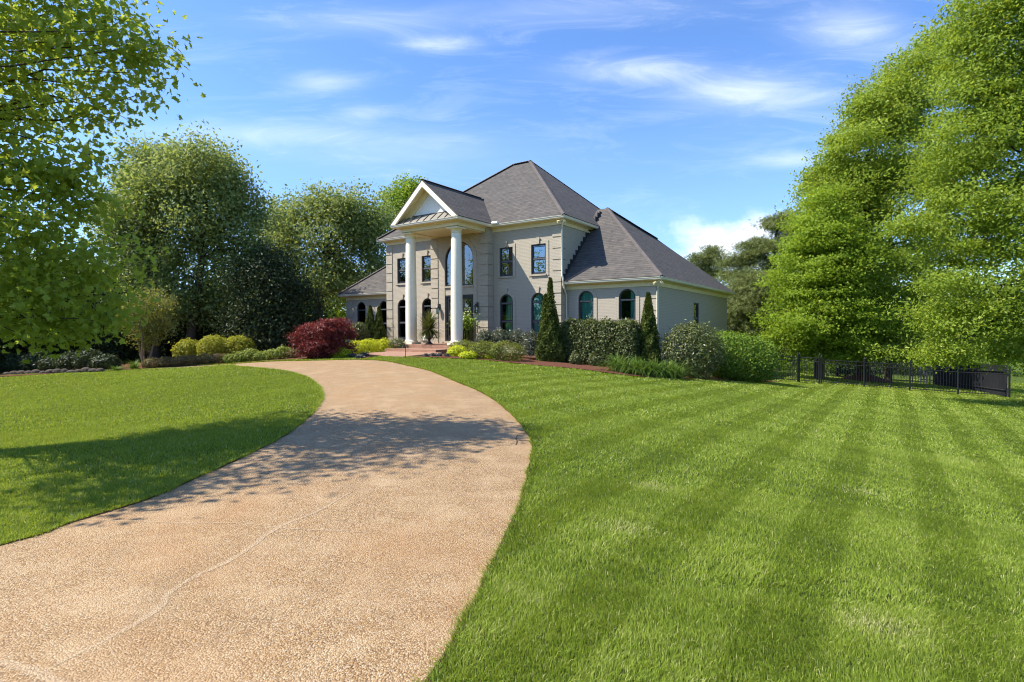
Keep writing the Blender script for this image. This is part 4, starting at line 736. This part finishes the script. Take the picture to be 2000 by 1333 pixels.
for i in range(7):
    px = 452 + i * 20; shrub('low_mound', ('variegated mound plant at the end of the pinkish hedge', 'pale yellow mound below the right golden globe', 'lime mound just past the right golden globe', 'light green mound halfway to the red maple', 'yellow green mound before the dark gap', 'low variegated mound near the red maple', 'reddish tinged mound beside the red maple')[i], [blob(px, 710 - i * 1.5, 30, 18 + (i % 3) * 4, 1.2)], 1100, .085, 'mound' if i < 6 else 'pinkhedge', 120 + i, group=gh, lump=.25)
arcs('grass_tuft', 160, np.random.default_rng(7), gp(262, 722), .55, .012, 1.1, 'lily', label='pale arching grass tuft at the foot of the crape myrtle', cat='plant')
arcs('grass_tuft', 120, np.random.default_rng(8), gp(228, 725), .4, .011, .9, 'lily', label='low grassy clump at the left end of the bed edge', cat='plant')
# red laceleaf maple
g = gp(632, 700); Y = g[1]; e = empty('red_maple', g, 'weeping dark red laceleaf maple left of the house', 'tree')
bl = [PB(640, 650, Y, 46, 28), PB(603, 664, Y, 31, 22), PB(658, 664, Y, 30, 28), PB(628, 676, Y, 44, 24), PB(618, 642, Y, 26, 12), PB(652, 636, Y, 30, 14)]
rng = np.random.default_rng(131); me, c, o = crown_mesh('crown', bl, 210, 95, .13, .17, SLIM, rng, .3, .55, 1., .8, .3); me.transform(Matrix.Translation(-Vector(g))); link('crown', me, M['redleaf'], e)
trunk_mesh(g, .09, g + np.array([.1, 0, 1.1]), c[:16], rng, M['bark'], 'trunk', e, -Vector(g))
# tall narrow arborvitae
ga = 'narrow arborvitae beside the house'
def spire(name, label, px, Y, top, w, seed, mat='thuja', n=9000, tips=((0, 1.),)):
    rng = np.random.default_rng(seed); g = gb(px, Y); k = Y / F; h = (at(px, top, Y)[2] - g[2]) / k; P, N, TI = [], [], []
    for ox, hs in tips:
        m = n // len(tips); Hh = h * k * hs; R = w * k / 2 * (1 if len(tips) == 1 else .72); t = rng.random(m) ** 1.35; a = rng.random(m) * 6.283
        prof = np.where(t < .12, .8 + t * 1.6, (1 - ((t - .12) / .88)) ** .82) * R
        lump = 1 + .13 * np.sin(a * 3 + t * 9 + seed) + .1 * np.sin(a * 5 - t * 23) + .08 * rng.standard_normal(m); rr = prof * lump * (.72 + .28 * rng.random(m) ** .5)
        P.append(np.stack([ox * k + rr * np.cos(a), rr * np.sin(a), t * Hh], 1)); N.append(np.stack([np.cos(a), np.sin(a), .25 + 0 * a], 1)); TI.append(.45 + .5 * (lump - 1) / .2)
    P, N, TI = map(np.concatenate, (P, N, TI)); e = empty(name, g, label, 'shrub', ga)
    link('foliage', leaves('foliage', P, .10, SPRAY, rng, N, 1.4, np.array([0, 0, 1.]) + N * .4, 1.6, TI), M[mat], e)
    mb = MB(); mb.tube([(0, 0, -.2), (0, 0, h * k * .7)], [.05, .015], 6); mb.build('trunk', M['bark'], e)
spire('arborvitae', 'tall spire arborvitae in front of the right ground floor window', 1075, 23.6, 545, 50, 141, n=15000, tips=((0, 1.), (-9, .8), (9, .62)))
spire('arborvitae', 'slim spire arborvitae at the corner of the right wing', 1266, 22.4, 575, 48, 142, n=13000)
spire('arborvitae', 'twin topped arborvitae in front of the left wing window', 733, 31.6, 599, 44, 143, n=9000, tips=((-9, 1.), (8, .98)))
# right of the steps
gl = 'laurel hedge plants under the right wing windows'
for i, px in enumerate((1119, 1151, 1185, 1221)):
    k = np.append(hxy(*(np.array(to_uw(*at(1119, 660, 23.9)[:2])) + np.array([.84 * i, 0]))), 0); g0 = gz(k[0], k[1]); zt = at(px, 629, k[1])[2]; shrub('laurel_hedge', ('laurel hedge plant against the downspout', 'second glossy laurel hedge plant from the downspout', 'glossy laurel hedge plant between the two wing windows', 'laurel hedge plant behind the slim arborvitae')[i], [((k[0], k[1], (zt + g0) / 2), (.47, .5, (zt - g0) / 2))], 6500, .105, 'laurel', 150 + i, group=gl, lump=.05, rough=.04, lo=.74, box=8., rot=YAW)
    k = at(px, 660, 24.0 - i * .35); g0 = gz(k[0], k[1]); zt = at(px, 626, k[1])[2]; shrub('laurel_hedge', ('laurel hedge plant against the downspout', 'second glossy laurel hedge plant from the downspout', 'glossy laurel hedge plant between the two wing windows', 'laurel hedge plant behind the slim arborvitae')[i], [((k[0], k[1], (zt + g0) / 2 + .1), (.62, .5, (zt - g0) / 2 - .02)), ((k[0], k[1], (zt + g0) / 2 + .45), (.6, .48, (zt - g0) / 2 - .40)), ((k[0], k[1] - .1, g0 + .55), (.54, .5, .5))], 4200, .115, 'laurel', 150 + i, group=gl, lump=.14, rough=.07, lo=.66)
b1, b2 = blob(1352, 738, 116, 108, .9), blob(1340, 722, 90, 90, .9)
shrub('round_shrub', 'large rounded olive green shrub at the corner of the right wing', [b1, b2], 13000, .11, 'roundm', 161, lump=.13, rough=.06)
g = gp(1460, 747); k = g[1] / F; top = at(1455, 650, g[1])[2]
shrub('clipped_hedge', 'broad bright green clipped hedge at the end of the right wing', [((g[0] - .35, g[1] + .9, (top + g[2]) / 2), (1.15, 1.3, (top - g[2]) / 2)), ((g[0] + .45, g[1] + .7, (top + g[2]) / 2 - .1), (.85, 1.2, (top - g[2]) / 2 - .08)), ((g[0] - .5, g[1] + 1.5, (top + g[2]) / 2 + .05), (.9, 1.2, (top - g[2]) / 2)), ((g[0] + .1, g[1] + .6, g[2] + .7), (1.25, 1.1, .75))], 17000, .10, 'hedge', 162, lump=.05, rough=.045, box=3.)
ga2 = 'azaleas right of the steps'
for i, (px, py, w, h, lb) in enumerate(((905, 695, 60, 30, 'green azalea behind the chartreuse plants beside the right column'), (945, 701, 66, 34, 'middle azalea mound in front of the grey shrubs'), (990, 705, 74, 38, 'widest azalea mound with a few red leaves'), (925, 686, 60, 22, 'azalea nearest the wall behind the others'))):
    shrub('azalea_shrub', lb, [blob(px, py, w, h, .9)], 3600, .065, 'azalea', 170 + i, group=ga2, lump=.2, upw=.9)
gs = 'grey green flowering shrubs along the wall'
for i, (px, py, w, h, Y) in enumerate(((948, 674, 36, 22, 24.9), (978, 675, 36, 24, 24.7), (1010, 680, 36, 28, 24.6), (1036, 694, 40, 42, 24.0))):
    shrub('skimmia_shrub', ('low grey green shrub beside the entry bay corner', 'grey green shrub under the left ground floor window', 'grey green shrub between the two right windows', 'tallest grey green shrub left of the spire arborvitae')[i], [on_ground(px, py, h + 8, w, Y)], 1500, .12, 'skim', 180 + i, SLIM, group=gs, lump=.25, upw=.9, lo=.4)
gc = 'chartreuse plants by the steps'
for i, (px, py, w, h, lb) in enumerate(((893, 697, 38, 20, 'chartreuse mound at the foot of the right column'), (915, 701, 34, 14, 'low chartreuse mound on the mulch in front of the azaleas'), (956, 703, 18, 10, 'smallest chartreuse tuft among the azaleas'), (668, 699, 40, 22, 'chartreuse mound nearest the red maple'), (695, 695, 42, 28, 'second chartreuse mound from the red maple'), (720, 692, 42, 30, 'fullest chartreuse mound in front of the twin arborvitae'), (748, 688, 40, 26, 'chartreuse mound nearest the steps'))):
    shrub('spirea_plant', lb, [blob(px, py, w, h, 1.)], 2200, .07, 'spirea', 190 + i, group=gc, lump=.3, upw=1.)
shrub('laurel_shrub', 'small glossy laurel between the red maple and the twin arborvitae', [on_ground(699, 668, 38, 40, 28.5)], 1900, .12, 'laurel', 200, lump=.2)
shrub('boxwood_shrub', 'low dull green plant between the steps and the house wall at left', [on_ground(775, 680, 18, 34, 27.4)], 1200, .07, 'roundm', 201, lump=.25)
gsm = 'small young shrubs in front of the laurel hedge'
for i, (px, py, w, h) in enumerate(((1098, 706, 34, 28), (1123, 713, 22, 24), (1143, 710, 24, 30), (1160, 716, 22, 26), (1182, 712, 34, 24))):
    shrub('young_shrub', ('young shrub beside the foot of the spire arborvitae', 'second young shrub from the spire arborvitae', 'yellowish young shrub in the middle of the row', 'young shrub nearest the lawn edge', 'young shrub beside the daylilies')[i], [blob(px, py, w, h)], 900, .075, 'roundm' if i != 2 else 'azalea', 210 + i, group=gsm, lump=.3, lo=.4)
gd = 'daylily clumps at the lawn edge'
for i, (px, py) in enumerate(((1205, 727), (1224, 730), (1243, 733), (1262, 735), (1282, 737), (1302, 739), (1322, 740), (1235, 722), (1270, 724))):
    arcs('daylily_clump', 150, np.random.default_rng(220 + i), gp(px, py), 1.08, .015, 1.2, 'lily', base_r=.25, droop=1.7, label=('daylily clump at the left end beside the mulch', 'second daylily clump from the left end', 'third daylily clump from the left end', 'daylily clump in front of the slim arborvitae', 'daylily clump just right of the slim arborvitae', 'second daylily clump from the right end', 'daylily clump touching the round shrub', 'daylily clump in the second row at left', 'daylily clump in the second row by the slim arborvitae')[i], cat='plant', group=gd)
gk = 'purple grey cabbage plants along the landing'
for i, (px, py) in enumerate(((833, 698), (846, 697.5), (858, 697.5), (873, 698), (690, 699), (703, 701), (712, 697))):
    shrub('cabbage_plant', ('small leafy plant by the dark stake', 'second small leafy plant along the landing edge', 'third small leafy plant along the landing edge', 'leafy plant at the corner of the upper step', 'dark leafy plant below the chartreuse mounds', 'dark leafy plant at the left corner of the landing', 'dark leafy plant behind the landing corner')[i], [blob(px, py, 11 if i < 4 else 20, 7 if i < 4 else 9)], 240, .07, 'cabbage', 230 + i, cat='plant', group=gk, lo=.2)
# cast iron urns with plants, on the porch
def urn(u, w, label):
    p = hp(u, w, ZF); e = empty('urn', p, label, 'urn', 'cast iron urns on the porch'); mb = MB()
    mb.box(-.17, .17, -.17, .17, 0, .05); mb.lathe([(.15, .05), (.14, .08), (.06, .14), (.05, .2), (.08, .24), (.17, .32), (.2, .42), (.19, .55), (.2, .62), (.245, .67), (.245, .69), (.18, .69)], (0, 0, 0), 28); mb.build('bowl', M['lead'], e); return p
p = urn(-6.02, -2.5, 'cast iron urn holding a spiky sago palm beside the left column')
arcs('sago_palm', 480, np.random.default_rng(241), (p[0], p[1], p[2] + .72), .98, .030, .62, 'sago', base_r=.06, droop=.6, spread=2.5, label='spiky sago palm in the urn left of the door', cat='plant')
p = urn(-4.75, -1.35, 'cast iron urn of ferns and white flowers hidden behind the right column')
e = empty('fern_planting', (p[0], p[1], p[2] + .7), 'bushy fern with white flowers behind the right column', 'plant')
arcs('fronds', 260, np.random.default_rng(242), (0, 0, 0), .85, .03, .6, 'fern', base_r=.12, droop=2.0, spread=1.9, parent=e)
rng = np.random.default_rng(243); P = rng.standard_normal((900, 3)) * np.array([.30, .30, .22]) + np.array([0, 0, .35]); link('leaves', leaves('leaves', P, .13, DIAM, rng, np.array([0, 0, 1.]), .6), M['bright'], e)
P = rng.standard_normal((60, 3)) * np.array([.34, .34, .18]) + np.array([0, 0, .62]); link('flowers', leaves('flowers', P, .11, DIAM, rng, np.array([-.5, -.6, .6]), 1.5), M['petal'], e)
# stake lights beside the landing
g = gp(792, 701); e = empty('stake_light', g, 'thin dark stake light beside the brick landing', 'garden light'); mb = MB(); mb.tube([(0, 0, -.1), (0, 0, .50)], .012, 6); mb.build('stake', M['iron'], e); mb = MB(); mb.tube([(0, 0, .5), (-.05, 0, .53), (-.08, -.03, .50)], .011, 6); mb.lathe([(.045, .43), (.03, .49), (.012, .51)], (-.08, -.03, 0), 10); mb.build('lamp_head', M['iron'], e)
g = gp(713, 690); e = empty('stake_light', g, 'dark stake light hidden among the chartreuse mounds', 'garden light'); mb = MB(); mb.tube([(0, 0, -.1), (0, 0, .42), (.05, 0, .45)], .012, 6); mb.build('stake', M['iron'], e)

# ------------------------------------------------------------------ fences
fg = np.array([gp(1604, 749)[:2], gp(1690, 755)[:2], gp(1775, 762.5)[:2], gp(1871, 770.5)[:2], gp(1971, 776)[:2]])
FS = at(1604, 749, 27.5)[:2]; FE = at(1971, 776, 24.4)[:2]; fd = (FE - FS) / np.linalg.norm(FE - FS); PW = np.linalg.norm(FE - FS) / 4
def fence_run(name, label, p0, dvec, widths, hgt, cat='fence', group=None, mat='iron', gate_first=False):
    g0 = gz(*p0); e = empty(name, (p0[0], p0[1], g0), label, cat, group); q = np.array(p0, float)
    def post(p, h, r=.027):
        z = gz(*p) - g0; mb = MB(); x, y = p - p0; mb.box(x - r, x + r, y - r, y + r, z - .2, z + h); mb.lathe([(r * 1.5, 0), (r * 1.5, .02), (r * .6, .05), (r * .7, .08), (.004, .11)], (x, y, z + h), 8); mb.build('post', M[mat], e)
    post(q, hgt + .1)
    for j, wd in enumerate(widths):
        a, c = q, q + dvec * wd; za, zc = gz(*a) - g0, gz(*c) - g0; mb = MB(); n = int(wd / .105)
        def P(t, h): p = a + (c - a) * t - p0; return (p[0], p[1], za + (zc - za) * t + h)
        for h in (.12, hgt - .22, hgt - .05): mb.tube([P(.02, h), P(.98, h)], .017, 4)
        for i in range(1, n): mb.tube([P(i / n, .06), P(i / n, hgt)], [.0095, .0095], 4)
        mb.build('panel', M[mat], e); post(c, hgt + .1); q = c
    return e
fence_run('iron_fence', 'black iron picket fence closing the right side of the lawn', FS, fd, [PW] * 4, 1.25)
GS = at(1561, 750, 28.0)[:2]; gv = (FS - GS) / np.linalg.norm(FS - GS); gw = np.linalg.norm(FS - GS)
fence_run('iron_gate', 'black iron gate between two posts left of the picket fence', GS, gv, [gw - .09], 1.32, 'gate')
fence_run('iron_fence', 'short black iron fence between the clipped hedge and the gate', at(1505, 748, 27.5)[:2], (GS - at(1505, 748, 27.5)[:2]) / np.linalg.norm(GS - at(1505, 748, 27.5)[:2]), [np.linalg.norm(GS - at(1505, 748, 27.5)[:2]) - .09], 1.3)
fence_run('iron_fence', 'distant iron fence across the back garden behind the tree trunk', at(1590, 742, 41)[:2], np.array([1., -.02]), [2.4] * 5, 1.3)
def board_fence(name, label, a, c, hgt, mat, group=None):
    a, c = np.array(a), np.array(c); L = np.linalg.norm(c - a); g0 = gz(*a); e = empty(name, (a[0], a[1], g0), label, 'fence', group); n = int(L / .15); mb = MB(); d = (c - a) / L; s = np.array([-d[1], d[0]]); rr = random.Random(4)
    for i in range(n):
        p = a + d * (L * i / n); q = p + d * .07; z = gz(*p) - g0; h = hgt + rr.uniform(-.03, .03); P = [p - a - s * .012, q - a - s * .012, q - a + s * .012, p - a + s * .012]; mb.add([(*v, z - .1) for v in P] + [(*v, z + h) for v in P], [(0, 1, 5, 4), (1, 2, 6, 5), (2, 3, 7, 6), (3, 0, 4, 7), (4, 5, 6, 7)])
    mb.build('boards', M[mat], e); mb = MB()
    for h in (.3, hgt - .3): mb.tube([(*(s * .04), h), (*(c - a + s * .04), gz(*c) - g0 + h)], .035, 4)
    mb.build('rail', M['wood'], e)
board_fence('board_fence', 'dark wooden side fence running back from the right fence corner', FE + np.array([.12, .25]), at(1822, 748, 38)[:2], 1.45, 'wood')
board_fence('board_fence', 'pale grey board fence panel catching the sun behind the iron fence', at(1797, 745, 38.2)[:2], at(1821, 746, 38.)[:2], 1.45, 'greywood')
# dry stone edging in the shade at far left
rr = random.Random(9); gst = 'field stones edging the shaded left bed'
for i in range(14):
    p = gp(14 + i * 14, 733 - i * .45); sx, sy, sz = rr.uniform(.14, .24), rr.uniform(.1, .16), rr.uniform(.08, .15); mb = MB(); n = 10
    rows = [[((1 + .18 * mnoise.noise(Vector((i * 3 + math.cos(6.283 * a / n), math.sin(6.283 * a / n), ph)))) * math.cos(ph) * math.cos(6.283 * a / n) * sx, math.cos(ph) * math.sin(6.283 * a / n) * sy, math.sin(ph) * sz + sz * .6) for a in range(n)] for ph in (-1.2, -.6, 0, .5, .95, 1.3)]
    mb.add([q for r in rows for q in r], [(j * n + a, j * n + (a + 1) % n, (j + 1) * n + (a + 1) % n, (j + 1) * n + a) for j in range(5) for a in range(n)] + [tuple(5 * n + a for a in range(n))]); o = mb.build('edging_stone', M['stone']); o.location = p; tag(o, 'rounded field stone in the shaded row edging the left bed', 'stone', gst)
gsh = 'low dark plants in the shade of the left bed'
for i in range(7):
    px = 8 + i * 33; shrub('shade_plant', ('dark low plant at the far left behind the field stones', 'second low shade plant from the left edge', 'third low shade plant from the left edge', 'low shade plant midway along the field stones', 'low shade plant under the drooping maple tip', 'low shade plant near the end of the field stones', 'low shade plant left of the grassy clumps')[i], [blob(px, 730 - i * 1.2, 52, 30 + 6 * (i % 3), 1.)], 1500, .11, 'holly', 250 + i, cat='plant', group=gsh, lump=.25)
# bark mound round the big trunk behind the fence
p = gb(1687, 33.); mb = MB(); mb.lathe([(1.9, -.25), (1.5, .0), (1.0, .18), (.6, .32), (.35, .42)], (0, 0, 0), 28); o = mb.build('mulch_mound', M['mulch']); o.location = p; tag(o, kind='structure')

# ------------------------------------------------------------------ lawn: mown grass blades
def grass():
    rng = np.random.default_rng(77); V, Fc, TI = [], [], []; nb = 0
    HP = np.array([hxy(*q) for q in ((-16, .4), (-11.8, .3), (-11.6, -.1), (-8, -.2), (-7.6, -6.6), (-3.8, -6.6), (-3.8, -.5), (0, -.1), (.1, .4), (4.5, .4), (4.5, 13.3), (-16, 13))])
    for y0, y1, den, bw, bh in ((1.6, 3.6, 19000, .0019, .033), (3.6, 6, 10000, .0025, .034), (6, 10, 3600, .0041, .036), (10, 17, 1300, .0075, .040), (17, 27, 460, .0145, .045), (27, 48, 80, .036, .06)):
        area = 2.6 * (y1 ** 2 - y0 ** 2) / 2 + 4.5 * (y1 - y0); n = int(area * den); y = np.sqrt(y0 ** 2 + rng.random(n) * (y1 ** 2 - y0 ** 2)); x = rng.random(n); x = (-1.2 * y - 1.5) * (1 - x) + (1.4 * y + 3) * x
        dp = in_poly(x, y, DRIVE_POLY); keep = ~dp & ~in_poly(x, y, BED_R) & ~in_poly(x, y, BED_L) & ~in_poly(x, y, HP); x, y = x[keep], y[keep]; n = len(x)
        u, w = to_uw(x, y); z = gz(x, y)
        lowf = np.sin(x * .9 + 1.3 * np.sin(y * .7)) * .5 + np.sin(x * 2.3 - y * 1.9 + 2) * .3 + np.sin(x * .37 + y * .55) * .5; mid = np.sin(x * 7.1 + 2 * np.sin(y * 5.3)) * np.sin(y * 8.7 + 1.7 * np.sin(x * 6.1))
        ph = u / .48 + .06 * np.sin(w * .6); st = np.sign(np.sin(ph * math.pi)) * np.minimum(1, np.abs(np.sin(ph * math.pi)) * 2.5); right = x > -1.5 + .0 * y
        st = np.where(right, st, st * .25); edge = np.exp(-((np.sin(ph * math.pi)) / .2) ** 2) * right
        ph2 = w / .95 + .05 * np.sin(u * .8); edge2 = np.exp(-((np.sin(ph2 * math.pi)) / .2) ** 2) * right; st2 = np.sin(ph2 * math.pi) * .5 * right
        lean = WV_[None] * (.22 * st + .14 * st2)[:, None] + rng.standard_normal((n, 2)) * .42 + UV_[None] * (.3 * st2)[:, None]
        a = rng.random(n) * 6.283; s = np.stack([np.cos(a), np.sin(a), 0 * a], 1); h = bh * (.55 + .7 * rng.random(n)) * (1 + .22 * mid + .15 * lowf); wd = bw * (.7 + .6 * rng.random(n))
        b = np.stack([x, y, z - .004], 1); m = b + np.stack([lean[:, 0] * h * .35, lean[:, 1] * h * .35, h * .55], 1); t = b + np.stack([lean[:, 0] * h, lean[:, 1] * h, h * (1 - .2 * np.linalg.norm(lean, axis=1).clip(0, 1.5))], 1)
        v = np.stack([b - s * wd[:, None], b + s * wd[:, None], m + s * wd[:, None] * .8, m - s * wd[:, None] * .8, t], 1); k = nb + np.arange(n)[:, None] * 5
        V.append(v.reshape(-1, 3)); f = np.stack([np.stack([k[:, 0], k[:, 0] + 1, k[:, 0] + 2], 1), np.stack([k[:, 0], k[:, 0] + 2, k[:, 0] + 3], 1), np.stack([k[:, 0] + 3, k[:, 0] + 2, k[:, 0] + 4], 1)], 1).reshape(-1, 3); Fc.append(f); nb += 5 * n
        ti = .48 + .10 * lowf + .08 * mid + .05 * st + .07 * st2 + .2 * edge + .13 * edge2 + .17 * rng.standard_normal(n); spots = np.exp(-(((x[:, None] - np.array([2.2, .95, 3.2, 1.5, 4.2])) / .22) ** 2 + ((y[:, None] - np.array([3.3, 4.6, 3.0, 5.9, 6.6])) / .14) ** 2)).sum(1); dry = (rng.random(n) < .045 + .05 * (mid * lowf > .45) + .5 * spots); ti = np.where(dry, 1., np.clip(ti, 0, .86)); TI.append(np.repeat(ti, 5))  # mowing-stripe light, dark and pale lines painted into blade tint, besides the lean
    # ragged fringe where the turf overhangs the driveway edge
    for C, sg in ((ic, 1), (oc, -1)):
        C = C[(C[:, 1] > 1.5) & (C[:, 1] < 30)]; seg = np.linalg.norm(np.diff(C, axis=0), axis=1); dist = C[:-1, 1]; cnt = (seg * np.clip(2600 / dist, 90, 900)).astype(int); k = np.repeat(np.arange(len(seg)), cnt); t = rng.random(len(k))[:, None]; P = C[k] * (1 - t) + C[k + 1] * t; dv = (C[k + 1] - C[k]) / seg[k][:, None]; nr = np.stack([dv[:, 1], -dv[:, 0]], 1) * sg
        Yd = P[:, 1]; P = P - nr * (rng.random(len(k)) ** 2 * .06 - .012 + .012 * np.sin(Yd * 9) * np.sin(P[:, 0] * 7))[:, None]; sc = np.maximum(1, Yd / 4.5); h = (.03 + .035 * rng.random(len(k))) * sc ** .25; wd = .0024 * sc * (.7 + .6 * rng.random(len(k))); ln = nr * (.35 + .5 * rng.random((len(k), 1))) + .5 * rng.standard_normal((len(k), 2)); b = np.stack([P[:, 0], P[:, 1], gz(P[:, 0], P[:, 1]) - .004], 1); a = rng.random(len(k)) * 6.283; s = np.stack([np.cos(a), np.sin(a), 0 * a], 1)
        m = b + np.stack([ln[:, 0] * h * .35, ln[:, 1] * h * .35, h * .6], 1); q = b + np.stack([ln[:, 0] * h, ln[:, 1] * h, h * .85], 1); v = np.stack([b - s * wd[:, None], b + s * wd[:, None], m + s * wd[:, None] * .8, m - s * wd[:, None] * .8, q], 1); kk = nb + np.arange(len(k))[:, None] * 5
        V.append(v.reshape(-1, 3)); Fc.append(np.stack([np.stack([kk[:, 0], kk[:, 0] + 1, kk[:, 0] + 2], 1), np.stack([kk[:, 0], kk[:, 0] + 2, kk[:, 0] + 3], 1), np.stack([kk[:, 0] + 3, kk[:, 0] + 2, kk[:, 0] + 4], 1)], 1).reshape(-1, 3)); nb += 5 * len(k); TI.append(np.repeat(np.clip(.45 + .22 * rng.standard_normal(len(k)), 0, .95), 5))
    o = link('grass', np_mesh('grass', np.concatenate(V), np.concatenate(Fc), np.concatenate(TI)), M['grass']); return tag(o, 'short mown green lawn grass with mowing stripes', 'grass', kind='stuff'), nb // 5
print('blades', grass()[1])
